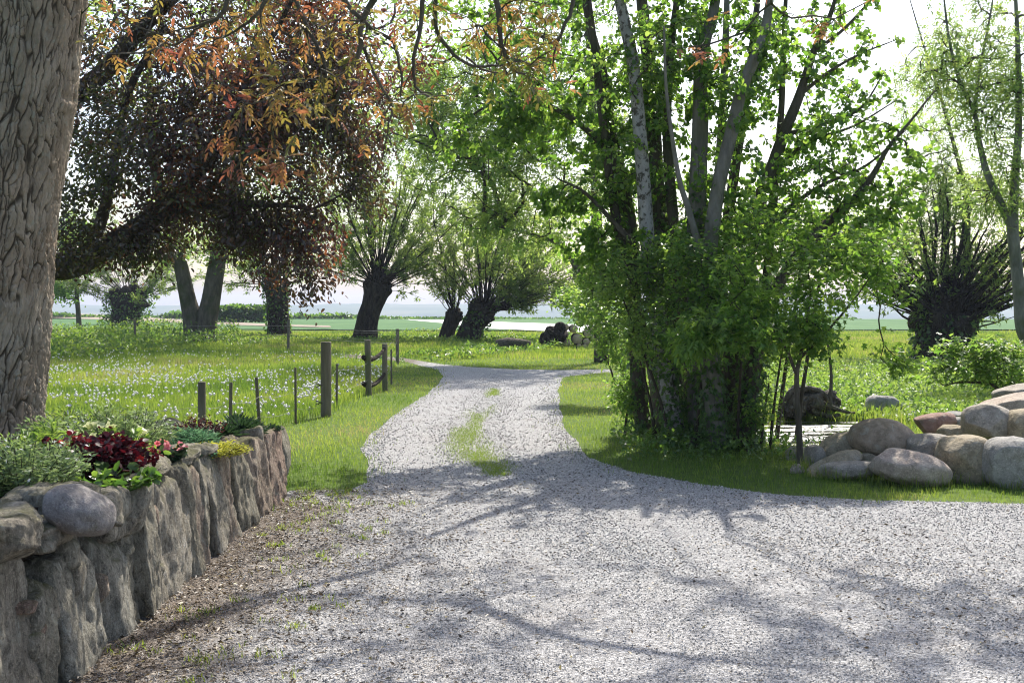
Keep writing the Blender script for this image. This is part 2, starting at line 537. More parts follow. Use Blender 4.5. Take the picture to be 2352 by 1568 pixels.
def walnut_bark():
    m = NT('walnut_bark')
    a = m.n('ShaderNodeAttribute', attribute_name='rnd').outputs['Fac']     # 0 in a furrow, 1 on a plate
    co = m.coord((1, 1, 0.45))
    n1 = m.noise(co, 7, 7, 0.65)
    plate = m.ramp(n1, [(0.25, (0.16, 0.135, 0.10)), (0.5, (0.31, 0.262, 0.20)), (0.75, (0.45, 0.39, 0.31))])
    n0 = m.noise(m.coord((1, 1, 1)), 1.7, 3)
    plate = m.mix(m.ramp(n0, [(0.45, (0, 0, 0)), (0.7, (0.6, 0.6, 0.6))]), plate, (0.30, 0.215, 0.145))
    lich = m.noise(m.coord((1, 1, 0.7)), 23, 4, 0.6)
    plate = m.mix(m.ramp(lich, [(0.57, (0, 0, 0)), (0.66, (0.55, 0.55, 0.55))]), plate, (0.33, 0.34, 0.29))
    c = m.mix(m.ramp(a, [(0.0, (0, 0, 0)), (0.45, (1, 1, 1))]), (0.055, 0.045, 0.033), plate)
    fine = m.noise(m.coord((1, 1, 0.35)), 45, 5, 0.7)
    h = m.math('ADD', fine, m.math('MULTIPLY', n1, 0.8))
    return m.done(m.pbr(c, 0.92, 0.12, m.bump(h, 0.75, 0.02)).outputs[0])
M['walnut_bark'] = walnut_bark()

def stone_mat(name, base, alt, speck=True, moss=None, vert=False):
    """rock: large patches of two colours, mineral specks, optional moss on the upper side"""
    m = NT(name)
    co = m.coord((1, 1, 0.35) if vert else (1, 1, 1))
    n1 = m.noise(co, 2.6, 6, 0.62, 0.5)
    c = m.mix(m.ramp(n1, [(0.38, (0, 0, 0)), (0.62, (1, 1, 1))]), base, alt)
    n2 = m.noise(co, 13, 6, 0.7)
    c = m.mix(m.ramp(n2, [(0.35, (0.55, 0.55, 0.55)), (0.62, (0, 0, 0))]), c, tuple(x * 0.45 for x in base))
    if vert:
        n4 = m.noise(m.coord((1.3, 1.3, 0.42)), 9, 7, 0.78, 1.2)
        c = m.mix(m.ramp(n4, [(0.36, (0.75, 0.75, 0.75)), (0.50, (0, 0, 0))]), c, tuple(x * 0.28 for x in base))  # crevice shade put into the stone colour as dark streaks
        c = m.mix(m.ramp(n4, [(0.56, (0, 0, 0)), (0.68, (0.7, 0.7, 0.7))]), c, tuple(min(0.6, x * 1.5) for x in alt))
    nl = m.noise(m.coord((1, 1, 1)), 7.5, 6, 0.75, 0.8)
    c = m.mix(m.ramp(nl, [(0.56, (0, 0, 0)), (0.64, (0.6, 0.6, 0.6))]), c, (0.36, 0.355, 0.30))
    c = m.mix(m.ramp(nl, [(0.34, (0.55, 0.55, 0.55)), (0.43, (0, 0, 0))]), c, (0.11, 0.105, 0.06))
    n3 = m.noise(m.coord((1, 1, 1)), 60, 3, 0.7)
    if speck:
        c = m.mix(m.ramp(n3, [(0.55, (0, 0, 0)), (0.66, (0.6, 0.6, 0.6))]), c, tuple(min(0.75, x * 1.7) for x in base))
        c = m.mix(m.ramp(n3, [(0.30, (0.6, 0.6, 0.6)), (0.42, (0, 0, 0))]), c, tuple(x * 0.35 for x in base))
    if moss:
        g = m.n('ShaderNodeNewGeometry')
        sx = m.n('ShaderNodeSeparateXYZ'); m.l(g.outputs['Normal'], sx.inputs[0])
        f = m.math('MULTIPLY', m.ramp(sx.outputs[2], [(0.25, (0, 0, 0)), (0.8, (1, 1, 1))]), m.ramp(m.noise(m.coord((1, 1, 1)), 5, 5, 0.6), [(0.42, (0, 0, 0)), (0.58, (0.9, 0.9, 0.9))]))
        c = m.mix(f, c, moss)
    h = m.math('ADD', m.math('MULTIPLY', n2, 1.0), m.math('MULTIPLY', n3, 0.45))
    if vert:
        h = m.math('ADD', h, m.math('MULTIPLY', n4, 2.0))
        n5 = m.noise(m.coord((1, 1, 0.7)), 34, 6, 0.8)
        h = m.math('ADD', h, m.math('MULTIPLY', n5, 1.4))
        c = m.mix(m.ramp(n5, [(0.36, (0.8, 0.8, 0.8)), (0.48, (0, 0, 0))]), c, tuple(x * 0.25 for x in base))
        c = m.mix(m.ramp(n5, [(0.56, (0, 0, 0)), (0.70, (0.6, 0.6, 0.6))]), c, (0.55, 0.50, 0.40))
    return m.done(m.pbr(c, 0.85, 0.25, m.bump(h, 0.9 if vert else 0.55, 0.03)).outputs[0])

# ------------------------------------------------------------------ the lie of the land
def gpoly(uv, z=0.0): return np.array([ground(u, v, z) for u, v in uv])

def ragged(poly, step=0.12, amp=0.07, seed=1, closed=True):
    poly = np.asarray(poly, dtype=float)
    out = []
    n = len(poly)
    for i in range(n):
        a, b = poly[i], poly[(i + 1) % n]
        L = np.linalg.norm(b - a)
        st = step * (1 + 0.03 * max(a[1], 0))
        k = max(1, int(L / st))
        out.append(a + (b - a) * (np.arange(k) / k)[:, None])
    P = np.vstack(out)
    Q = np.column_stack([P, np.zeros(len(P))])
    dx = (fbm(Q * 1.3, seed, 4) - 0.5) * 2 * amp * 2
    dy = (fbm(Q * 1.3 + 40, seed, 4) - 0.5) * 2 * amp * 2
    return P + np.column_stack([dx, dy])

drive_uv_left = [(665, 1127), (800, 1126), (842, 1108), (842, 1060), (832, 1030), (850, 1000), (900, 955), (965, 915), (1000, 890), (1016, 864), (1006, 850), (960, 838), (925, 830)]
drive_uv_far = [(925, 822), (960, 828), (1010, 836), (1080, 843), (1180, 848), (1290, 850), (1400, 848), (1415, 853)]
drive_uv_right = [(1292, 866), (1283, 900), (1290, 945), (1302, 990), (1350, 1050), (1450, 1085), (1600, 1112), (1800, 1137), (2000, 1150), (2352, 1157), (2900, 1160)]
DRIVE = np.vstack([[(-2.02, -4.0), (-2.02, 9.9)], gpoly(drive_uv_left), [(-7.5, 39.5), (-8.5, 43.0)], gpoly(drive_uv_far), gpoly(drive_uv_right), [(12, 8.0), (12, -4.0)]])
DRIVE = ragged(DRIVE, 0.10, 0.035, 3)
STRIP = np.array([ground(u, v) for u, v in [(1136, 893), (1128, 912), (1102, 950), (1082, 985), (1072, 1010), (1084, 1040), (1118, 1068), (1150, 1092)]])
POND = ragged(gpoly([(1690, 1010), (1700, 985), (1770, 975), (1880, 973), (1980, 975), (2060, 984), (2060, 1010), (1960, 1032), (1860, 1036), (1800, 1034), (1740, 1030)], -0.1), 0.2, 0.12, 9)
BED = np.array([(-1.95, 3.0), (-1.95, 10.0), (-5.6, 10.0), (-5.6, 3.0)])

def smoothstep(a, b, x):
    t = np.clip((x - a) / (b - a), 0, 1)
    return t * t * (3 - 2 * t)

PC = POND.mean(0)
def hgt(x, y):
    x, y = np.asarray(x, dtype=float), np.asarray(y, dtype=float)
    # a dip for the pond
    P = np.column_stack([x.ravel(), y.ravel()])
    d = np.full(len(P), 9.0)
    near = (np.abs(P[:, 0] - PC[0]) < 5) & (np.abs(P[:, 1] - PC[1]) < 5)
    if near.any():
        Q = P[near]
        dd = np.min(np.linalg.norm(Q[:, None] - POND[None, ::2], axis=2), axis=1)
        d[near] = np.where(inpoly(Q, POND), -dd, dd)
    d = d.reshape(x.shape)
    z = -0.30 * (1 - smoothstep(-0.5, 0.35, d))
    # slow fall of the far fields, down to the low land
    z = z - 46 * smoothstep(150, 700, y)
    z = z + 0.10 * (fbm(np.column_stack([x.ravel() / 9, y.ravel() / 9, 0 * x.ravel()]), 4, 2).reshape(x.shape) - 0.5) * smoothstep(36, 48, y)
    return z

def axis(parts):
    return np.unique(np.concatenate([np.arange(a, b, s) for a, b, s in parts]).round(4))
gx = axis([(-3500, -500, 500), (-500, -60, 40), (-60, -12, 3), (-12, 1, 1.0), (1, 8.5, 0.16), (8.5, 20, 1.5), (20, 60, 4), (60, 500, 40), (500, 3501, 500)])
gy = axis([(-40, 11, 2), (11, 18, 0.16), (18, 60, 1.5), (60, 150, 6), (150, 800, 25), (800, 3201, 300)])
GX, GY = np.meshgrid(gx, gy)
GZ = hgt(GX, GY)
nx, ny = len(gx), len(gy)
i = np.arange((ny - 1) * nx).reshape(ny - 1, nx)[:, :-1].ravel()

def ground_mat():
    m = NT('turf')
    co = m.coord((1, 1, 1), 'pos')
    n1 = m.noise(co, 0.35, 5)
    n2 = m.noise(co, 9, 5, 0.7)
    c = m.ramp(n1, [(0.35, (0.075, 0.125, 0.022)), (0.65, (0.12, 0.175, 0.03))])
    c = m.mix(m.ramp(n2, [(0.40, (0.7, 0.7, 0.7)), (0.6, (0, 0, 0))]), c, (0.045, 0.07, 0.02))
    return m.done(m.pbr(c, 0.9, 0.1, m.bump(n2, 0.6, 0.05)).outputs[0])
M['turf'] = ground_mat()
o = mesh('ground', np.column_stack([GX.ravel(), GY.ravel(), GZ.ravel()]), [np.stack([i, i + 1, i + nx + 1, i + nx], 1)], M['turf'], smooth=True)
tag(o, kind='structure')

def sheet(name, poly, mat, z=0.004, kind='structure'):
    from mathutils.geometry import tessellate_polygon
    poly = np.asarray(poly)
    tri = tessellate_polygon([[Vector((p[0], p[1], 0)) for p in poly]])
    V = np.column_stack([poly, np.full(len(poly), z)])
    tri = np.array(tri)
    a = V[tri]
    fl = np.cross(a[:, 1] - a[:, 0], a[:, 2] - a[:, 0])[:, 2] < 0
    tri[fl] = tri[fl][:, ::-1]
    return tag(mesh(name, V, [tri], mat), kind=kind)

def gravel_mat():
    m = NT('gravel_bed')
    co = m.coord((1, 1, 1), 'pos')
    v = m.vor(co, 95, 'F1', 'Color')
    sep = m.n('ShaderNodeSeparateColor'); m.l(v, sep.inputs[0])
    c = m.ramp(sep.outputs[0], [(0.0, (0.16, 0.155, 0.155)), (0.4, (0.32, 0.315, 0.31)), (0.75, (0.46, 0.45, 0.445)), (1.0, (0.60, 0.59, 0.58))])
    n1 = m.noise(co, 1.3, 5, 0.65)
    c = m.mix(m.ramp(n1, [(0.52, (0, 0, 0)), (0.78, (0.45, 0.45, 0.45))]), c, (0.28, 0.245, 0.215))
    # bare dirt where nobody drives: along the foot of the wall
    sx = m.n('ShaderNodeSeparateXYZ'); m.l(co, sx.inputs[0])
    nd = m.noise(co, 2.2, 6, 0.7)
    e = m.math('ADD', m.math('MULTIPLY', sx.outputs[0], -1.1), m.math('MULTIPLY', nd, 1.6))
    fy = m.n('ShaderNodeMapRange', i={'From Min': 9.4, 'From Max': 10.4, 'To Min': 0.0, 'To Max': 1.5}); m.l(sx.outputs[1], fy.inputs[0])
    fd = m.ramp(m.math('SUBTRACT', m.math('SUBTRACT', e, fy.outputs[0]), 1.95), [(0.0, (0, 0, 0)), (0.75, (1, 1, 1))])
    nf = m.noise(co, 30, 4, 0.7)
    dc = m.ramp(nf, [(0.32, (0.06, 0.048, 0.038)), (0.5, (0.18, 0.150, 0.125)), (0.68, (0.31, 0.275, 0.24))])
    c = m.mix(fd, c, dc)
    d = m.vor(co, 95, 'F1')
    n2 = m.noise(co, 22, 4, 0.7)
    h = m.math('ADD', m.math('MULTIPLY', d, -1.0), m.math('MULTIPLY', n2, 1.2))
    return m.done(m.pbr(c, 0.9, 0.15, m.bump(h, 0.8, 0.02)).outputs[0])
M['gravel_bed'] = gravel_mat()
sheet('gravel_drive', DRIVE, M['gravel_bed'], 0.004)

def soil_mat(name, a, b):
    m = NT(name)
    co = m.coord((1, 1, 1), 'pos')
    n1 = m.noise(co, 4, 6, 0.7)
    n2 = m.noise(co, 38, 4, 0.7)
    c = m.mix(m.ramp(n1, [(0.35, (0, 0, 0)), (0.65, (1, 1, 1))]), a, b)
    c = m.mix(m.ramp(n2, [(0.35, (0.7, 0.7, 0.7)), (0.6, (0, 0, 0))]), c, tuple(x * 0.4 for x in a))
    return m.done(m.pbr(c, 0.95, 0.1, m.bump(n2, 0.9, 0.03)).outputs[0])
M['dirt'] = soil_mat('dirt', (0.13, 0.105, 0.08), (0.24, 0.20, 0.165))
M['soil'] = soil_mat('soil', (0.06, 0.045, 0.032), (0.10, 0.078, 0.055))
DIRT = ragged([(-2.0, 3.0), (-1.98, 9.95), (-1.75, 10.0), (-1.45, 9.6), (-1.25, 8.6), (-1.2, 7.4), (-1.12, 6.4), (-1.05, 5.4), (-1.0, 4.2), (-1.0, 3.0)], 0.05, 0.16, 21)

def field_mat(name, a, b, sc=0.2):
    m = NT(name)
    co = m.coord((1, 0.25, 1), 'pos')
    n1 = m.noise(co, sc, 5, 0.6)
    n2 = m.noise(co, 6, 4, 0.7)
    c = m.mix(m.ramp(n1, [(0.35, (0, 0, 0)), (0.65, (1, 1, 1))]), a, b)
    return m.done(m.pbr(c, 0.9, 0.1, m.bump(n2, 0.5, 0.05)).outputs[0])
M['crop'] = field_mat('crop', (0.055, 0.125, 0.045), (0.085, 0.165, 0.06))
M['pale_crop'] = field_mat('pale_crop', (0.55, 0.56, 0.52), (0.66, 0.66, 0.62))
M['track'] = field_mat('track', (0.24, 0.20, 0.16), (0.30, 0.25, 0.20))
def raised(name, poly, mat, dz):
    """a field lying a little above the ground sheet, following its fall"""
    P = np.asarray(poly)
    x0, x1, y0, y1 = P[:, 0].min(), P[:, 0].max(), P[:, 1].min(), P[:, 1].max()
    return sheet(name, P, mat, dz)
raised('crop_field', ragged([(-150, 84), (-60, 84), (-20, 82), (-5, 78), (40, 80), (160, 84), (160, 150), (-150, 150)], 1.5, 0.5, 31), M['crop'], 0.075)
pf = np.vstack([gpoly([(1000, 735.5), (1150, 741), (1300, 746), (1450, 750)]), gpoly([(1450, 770), (1280, 764), (1130, 757), (1010, 743), (930, 735)])])
sheet('pale_field', ragged(pf, 0.8, 0.2, 33), M['pale_crop'], 0.085)
sheet('track', ragged(np.vstack([gpoly([(60, 716), (200, 722), (450, 737), (640, 747), (760, 750)]), gpoly([(760, 754), (640, 752), (450, 745), (200, 734), (60, 728)])]), 1.0, 0.15, 35), M['track'], 0.095)

# far hills across the low land
rng = np.random.default_rng(5)
def hills():
    m = NT('hill_land')
    co = m.coord((1, 1, 1), 'pos')
    c = m.ramp(m.noise(co, 0.006, 5, 0.6), [(0.35, (0.03, 0.06, 0.025)), (0.5, (0.06, 0.10, 0.035)), (0.65, (0.12, 0.13, 0.06))])
    mat = m.done(m.pbr(c, 0.95, 0.05).outputs[0])
    xs = np.linspace(-2600, 2600, 500)
    ys = np.array([1500, 1700, 1900, 2100, 2250, 2400, 2600, 2900])
    pr = np.array([0, 0.25, 0.55, 0.8, 0.95, 1.0, 0.95, 0.7])
    X, Y = np.meshgrid(xs, ys)
    top = -46 + 48 + 9 * fbm(np.column_stack([xs / 500, 0 * xs, 0 * xs]), 3, 3) + 9 * np.abs(fbm(np.column_stack([xs / 22, 0 * xs, 0 * xs]), 8, 3) - 0.5) * (fbm(np.column_stack([xs / 160, 0 * xs, 0 * xs]), 12, 2) > 0.45)
    Z = -47 + (top + 47)[None] * pr[:, None]
    i = np.arange((len(ys) - 1) * len(xs)).reshape(len(ys) - 1, len(xs))[:, :-1].ravel()
    n = len(xs)
    tag(mesh('hills', np.column_stack([X.ravel(), Y.ravel(), Z.ravel()]), [np.stack([i, i + 1, i + n + 1, i + n], 1)], mat, smooth=True), kind='structure')
hills()

# pond
def water_mat():
    m = NT('pond_water')
    n = m.noise(m.coord((1, 1, 1), 'pos'), 6, 3)
    sp = m.noise(m.coord((1, 1, 1), 'pos'), 26, 3, 0.6)
    st = m.noise(m.coord((0.35, 1.6, 1), 'pos'), 1.7, 5, 0.6)
    pale_streaks = m.ramp(m.math('ADD', st, m.math('MULTIPLY', sp, 0.35)), [(0.66, (0, 0, 0)), (0.72, (1, 1, 1))])  # pale speckled streaks mixed into the water colour
    c = m.mix(pale_streaks, (0.03, 0.035, 0.02), m.ramp(sp, [(0.42, (0.07, 0.075, 0.05)), (0.62, (0.55, 0.54, 0.51))]))
    r = m.ramp(pale_streaks, [(0, (0.05, 0.05, 0.05)), (1, (0.6, 0.6, 0.6))])
    p = m.pbr(c, r, 0.6, m.bump(n, 0.06, 0.02))
    return m.done(p.outputs[0])
sheet('pond_water', ragged(PC + (POND - PC) * 1.12, 0.2, 0.05, 11), water_mat(), -0.05)

# ------------------------------------------------------------------ stone wall and raised bed
rng = np.random.default_rng(11)
def icogrid(n=14):
    """a cube subdivided into n x n faces per side: unit coordinates and quads"""
    V, Fq, idx = [], [], {}
    def vid(p):
        k = tuple(np.round(p, 5))
        if k not in idx:
            idx[k] = len(V); V.append(p)
        return idx[k]
    g = np.linspace(-1, 1, n + 1)
    for ax in range(3):
        for s in (-1, 1):
            for a in range(n):
                for b in range(n):
                    q = []
                    for (da, db) in ((0, 0), (1, 0), (1, 1), (0, 1)):
                        p = [0, 0, 0]; p[ax] = s; p[(ax + 1) % 3] = g[a + da]; p[(ax + 2) % 3] = g[b + db]
                        q.append(vid(p))
                    Fq.append(q if s > 0 else q[::-1])
    return np.array(V, dtype=float), np.array(Fq)
CUBE = {n: icogrid(n) for n in (8, 14, 26, 34)}

def rock(size, seed, k=4.0, chips=5, rough=0.06, fine=0.02, n=14, warp=0.18, vert=1.0):
    C, Fq = CUBE[n]
    r = np.random.default_rng(seed)
    if k < 3: C = np.tan(C * 0.7) / math.tan(0.7)
    P = C / ((np.abs(C) ** k).sum(1) ** (1 / k))[:, None]
    for _ in range(chips):
        d = norm(r.normal(size=3)); lim = r.uniform(0.62, 0.95) * np.abs(d).sum() ** (0.55 if k > 3 else 0.0)
        e = np.maximum(P @ d - lim, 0)
        P = P - d * e[:, None] * 0.85
    P = P * (1 + warp * (fbm(P * 0.9 + seed * 3.1, seed, 2) - 0.5)[:, None] * 2)
    N = norm(P)
    P = P * np.asarray(size) / 2
    s = float(np.mean(size))
    Q = P / s * np.array([1, 1, vert])
    P = P + N * ((fbm(Q * 3.2 + seed, seed + 1, 4) - 0.5) * 2 * rough * s + (fbm(Q * 12 + seed, seed + 2, 3) - 0.5) * 2 * fine * s)[:, None]
    return P, Fq

WALL_TONES = [((0.31, 0.275, 0.205), (0.42, 0.385, 0.31)), ((0.34, 0.295, 0.23), (0.45, 0.41, 0.335)), ((0.41, 0.315, 0.24), (0.46, 0.375, 0.295)),
              ((0.34, 0.315, 0.255), (0.47, 0.44, 0.37)), ((0.39, 0.345, 0.27), (0.53, 0.48, 0.395)), ((0.44, 0.305, 0.235), (0.43, 0.335, 0.265))]
WM = [stone_mat('wall_stone', a, b, True, (0.115, 0.115, 0.045), True) for a, b in WALL_TONES]
wall = thing('stone_wall', (-1.95, 7.0, 0), 'dry stone retaining wall of upright split slabs edging the flower bed beside the gravel', 'wall')
def walltop(y): return np.interp(y, [3.0, 4.6, 6.0, 7.0, 8.2, 10.0], [0.90, 0.86, 0.76, 0.71, 0.66, 0.62])
y = 10.0
k = 0
while y > 3.1:
    wd = float(rng.choice([0.16, 0.24, 0.34, 0.44]) * rng.uniform(0.85, 1.15)) if y > 6.2 else float(rng.uniform(0.20, 0.38))
    yc = y - wd / 2
    h = float(walltop(yc)) * rng.uniform(0.94, 1.03)
    if y < 6.0: h *= rng.uniform(0.60, 0.80)
    dp = rng.uniform(0.26, 0.36)
    P, Fq = rock((dp, wd * 1.32, h + 0.14), 100 + k, k=13, chips=8, rough=0.07, fine=0.045, n=34, warp=0.10, vert=0.6)
    P[:, 1] += P[:, 2] * rng.normal() * 0.06 + (P[:, 2] / h) ** 2 * rng.normal() * 0.04
    P[:, 0] += (P[:, 2] / h) * -0.07
    a_ = rng.normal() * 0.06
    P[:, 0], P[:, 1] = P[:, 0] * math.cos(a_) - P[:, 1] * math.sin(a_), P[:, 0] * math.sin(a_) + P[:, 1] * math.cos(a_)
    P += np.array([-1.95 - dp / 2 + rng.normal() * 0.02 - 0.02, yc, h / 2 - 0.06])
    mesh('stone', P, [Fq], WM[int(rng.choice([0, 1, 2, 3, 3, 4, 4, 5]))] if y > 6.3 else WM[int(rng.choice([0, 0, 3, 1, 4]))], wall, smooth=True)
    k += 1
    y -= wd
# rounded cap stones on the near half, two flat ones farther along
y = 5.95
while y > 3.2:
    wd = float(rng.uniform(0.22, 0.40))
    yc = y - wd / 2
    if True:
        tp = float(walltop(yc)) + rng.uniform(-0.02, 0.04)
        hh = rng.uniform(0.17, 0.30) - (0.10 if 4.6 < yc < 5.2 else 0)
        if 4.6 < yc < 5.2: tp -= 0.12
        P, Fq = rock((0.42, wd * 1.06, hh), 300 + k, k=4.2, chips=6, rough=0.07, fine=0.03, n=26, warp=0.25)
        P += np.array([-2.10 + rng.normal() * 0.02, yc, tp - hh / 2])
        mesh('stone', P, [Fq], WM[int(rng.choice([0, 3, 1]))], wall, smooth=True)
        k += 1
    y -= wd
for (yc, wd, hh) in ((6.55, 0.45, 0.09), (7.15, 0.42, 0.07), (7.75, 0.34, 0.06), (6.1, 0.32, 0.11)):
    P, Fq = rock((0.42, wd, hh), 300 + k, k=5, chips=6, rough=0.08, fine=0.04, n=26, warp=0.3)
    P = P * np.array([0.8, 1, 1]) + np.array([-2.18, yc, walltop(yc) + 0.03 - hh / 2])
    mesh('stone', P, [Fq], WM[0], wall, smooth=True); k += 1
# far end, turning away from the drive
x = -1.97
while x > -5.5:
    wd = float(rng.uniform(0.2, 0.34))
    h = 0.62 * rng.uniform(0.93, 1.03)
    P, Fq = rock((wd * 1.1, 0.28, h + 0.1), 500 + k, k=5, chips=5, rough=0.05, fine=0.02, n=14, vert=0.4)
    P += np.array([x - wd / 2, 10.0, h / 2 - 0.04])
    mesh('stone', P, [Fq], WM[int(rng.integers(0, 6))], wall, smooth=True); k += 1
    x -= wd
# small chinking stones in the joints
for j in range(26):
    yc = rng.uniform(3.6, 6.4); zc = rng.uniform(0.05, 0.62)
    s = rng.uniform(0.07, 0.14)
    P, Fq = rock((0.16, s, s * rng.uniform(0.6, 1.8)), 700 + j, k=4, chips=5, n=8)
    P += np.array([-2.03, yc, zc])
    mesh('stone', P, [Fq], WM[int(rng.integers(0, 6))], wall, smooth=True)

# soil of the bed, mounded a little, up to the wall's back
bx = np.linspace(-5.6, -2.12, 40); by = np.linspace(2.5, 9.95, 70)
BX, BY = np.meshgrid(bx, by)
BZ = walltop(BY) - 0.06 + 0.10 * (fbm(np.column_stack([BX.ravel() * 1.5, BY.ravel() * 1.5, 0 * BX.ravel()]), 8, 3).reshape(BX.shape) - 0.5)
BZ = np.where(BX < -5.0, BZ * (BX + 5.6) / 0.6, BZ)
nb = len(bx)
i = np.arange((len(by) - 1) * nb).reshape(len(by) - 1, nb)[:, :-1].ravel()
VV = np.column_stack([BX.ravel(), BY.ravel(), BZ.ravel()])
V2 = VV.copy(); V2[:, 2] = -0.05
nn = len(VV)
edge = np.concatenate([np.arange(nb), np.arange(nb - 1, nn, nb)[1:], np.arange(nn - 1, nn - nb - 1, -1)[1:], np.arange(nn - nb, -1, -nb)[1:]])
qs = np.stack([edge[:-1], edge[:-1] + nn, edge[1:] + nn, edge[1:]], 1)
tag(mesh('soil', np.vstack([VV, V2]), [np.vstack([np.stack([i, i + 1, i + nb + 1, i + nb], 1), qs])], M['soil'], smooth=True), kind='structure')

COB = stone_mat('cobble_stone', (0.20, 0.18, 0.17), (0.26, 0.24, 0.225), True)
P, Fq = rock((0.305, 0.34, 0.19), 43, k=2.5, chips=3, rough=0.03, fine=0.004, n=26, warp=0.20)
th = R(24)
P[:, 0], P[:, 2] = P[:, 0] * math.cos(th) + P[:, 2] * math.sin(th), -P[:, 0] * math.sin(th) + P[:, 2] * math.cos(th)
c = at(186, 1170, 4.95)
o = mesh('boulder', P + c, [Fq], COB, smooth=True, origin=c)
tag(o, 'smooth round grey cobble lying on top of the stone wall below the dark red flowers', 'boulder')

# ------------------------------------------------------------------ boulder heap on the right
GR = stone_mat('granite_grey', (0.29, 0.255, 0.215), (0.37, 0.335, 0.285))
PK = stone_mat('granite_pink', (0.355, 0.285, 0.235), (0.43, 0.365, 0.305))
BRN = stone_mat('boulder_brown', (0.27, 0.21, 0.145), (0.42, 0.33, 0.25), False)
RED = stone_mat('boulder_red', (0.28, 0.165, 0.135), (0.33, 0.22, 0.19), False)
OLV = stone_mat('boulder_olive', (0.29, 0.24, 0.165), (0.37, 0.315, 0.23), True)
BLU = stone_mat('boulder_blue', (0.285, 0.27, 0.25), (0.36, 0.345, 0.32), True)
BG = 'rounded field boulders heaped beside the pond'
bl = [  # u0, u1, v0, v1, depth of the middle, material, angularity, tilt, label
    (1952, 2098, 956, 1052, 11.5, BRN, 2.6, 6, 'big smooth tan-brown boulder with an ochre side lying high on the left of the heap'),
    (2000, 2180, 1024, 1122, 10.55, PK, 2.5, 8, 'broad pinkish granite boulder with a pale top at the front of the heap'),
    (2160, 2268, 1002, 1119, 10.75, OLV, 3.2, 0, 'tall blunt olive-grey boulder standing right beside the broad pinkish one'),
    (2264, 2385, 1004, 1124, 10.45, BLU, 2.8, 0, 'large blue-grey granite boulder at the front, cut by the right edge of the photo'),
    (2215, 2324, 929, 1012, 11.4, GR, 2.9, 0, 'round speckled grey boulder lying on the heap under the flat pale top boulder'),
    (2222, 2420, 902, 962, 12.2, PK, 3.0, -14, 'long flat pale pinkish boulder forming the top of the heap'),
    (2314, 2420, 938, 1030, 11.2, OLV, 2.8, 0, 'brown-olive boulder above the blue-grey one at the right edge of the photo'),
    (2104, 2196, 943, 1004, 12.0, RED, 3.0, -10, 'reddish-brown boulder with a flat dark underside behind the tan-brown one'),
    (2184, 2226, 958, 988, 12.0, BLU, 3.0, 0, 'small blue-grey stone wedged between the reddish boulder and the round grey one'),
    (2156, 2222, 976, 1012, 11.6, OLV, 3.2, 0, 'small angular pale-brown stone wedged under the reddish boulder'),
    (2088, 2190, 996, 1056, 11.2, GR, 3.4, 0, 'grey-brown saddle-shaped stone between the tan-brown and the tall olive boulder'),
    (1872, 1972, 985, 1066, 11.7, OLV, 3.4, -24, 'rough dark grey slanting boulder leaning on the left of the tan-brown one'),
    (1842, 1902, 1018, 1080, 11.6, GR, 3.0, -20, 'grey wedge-shaped stone near the thin sapling trunk at the left of the heap'),
    (1855, 1978, 1036, 1094, 11.1, OLV, 3.0, -24, 'long low brownish slanting stone at the left foot of the heap'),
    (1888, 2012, 1052, 1102, 10.9, GR, 2.8, -6, 'low flat grey stone at the foot of the heap, left of the broad pinkish boulder'),
    (1814, 1848, 1066, 1090, 11.3, PK, 3.0, 0, 'small pinkish stone lying alone in the grass at the left end of the heap'),
    (2170, 2216, 944, 964, 12.8, BLU, 3.0, 0, 'small dark blue-grey stone just left of the flat pale top boulder'),
    (2284, 2400, 876, 926, 13.2, GR, 3.0, -12, 'dark grey boulder behind the flat pale top boulder under the arching shrub'),
    (2296, 2400, 925, 1016, 12.9, GR, 3.0, 0, 'grey boulder mostly hidden behind the round speckled one, under the dark rear boulder'),
    (2222, 2300, 948, 1030, 12.2, OLV, 3.0, 0, 'brownish boulder almost hidden behind and below the round speckled grey one'),
    (1905, 1955, 1066, 1100, 11.0, PK, 3.0, 10, 'small pinkish stone squeezed between the flat grey stone and the long slanting one'),
    (1975, 2020, 1040, 1066, 11.3, OLV, 3.0, 0, 'little brown stone wedged under the right end of the tan-brown boulder'),
    (2130, 2170, 1090, 1122, 10.75, GR, 3.0, 0, 'small grey stone in the gap between the broad pinkish and the tall olive boulder'),
    (2246, 2284, 1096, 1126, 10.7, OLV, 3.0, 0, 'small brown stone in the gap between the tall olive and the blue-grey boulder'),
    (1800, 1862, 1026, 1068, 12.3, GR, 3.0, 0, 'pale grey flat stone at the pond edge behind the thin sapling trunk'),
]
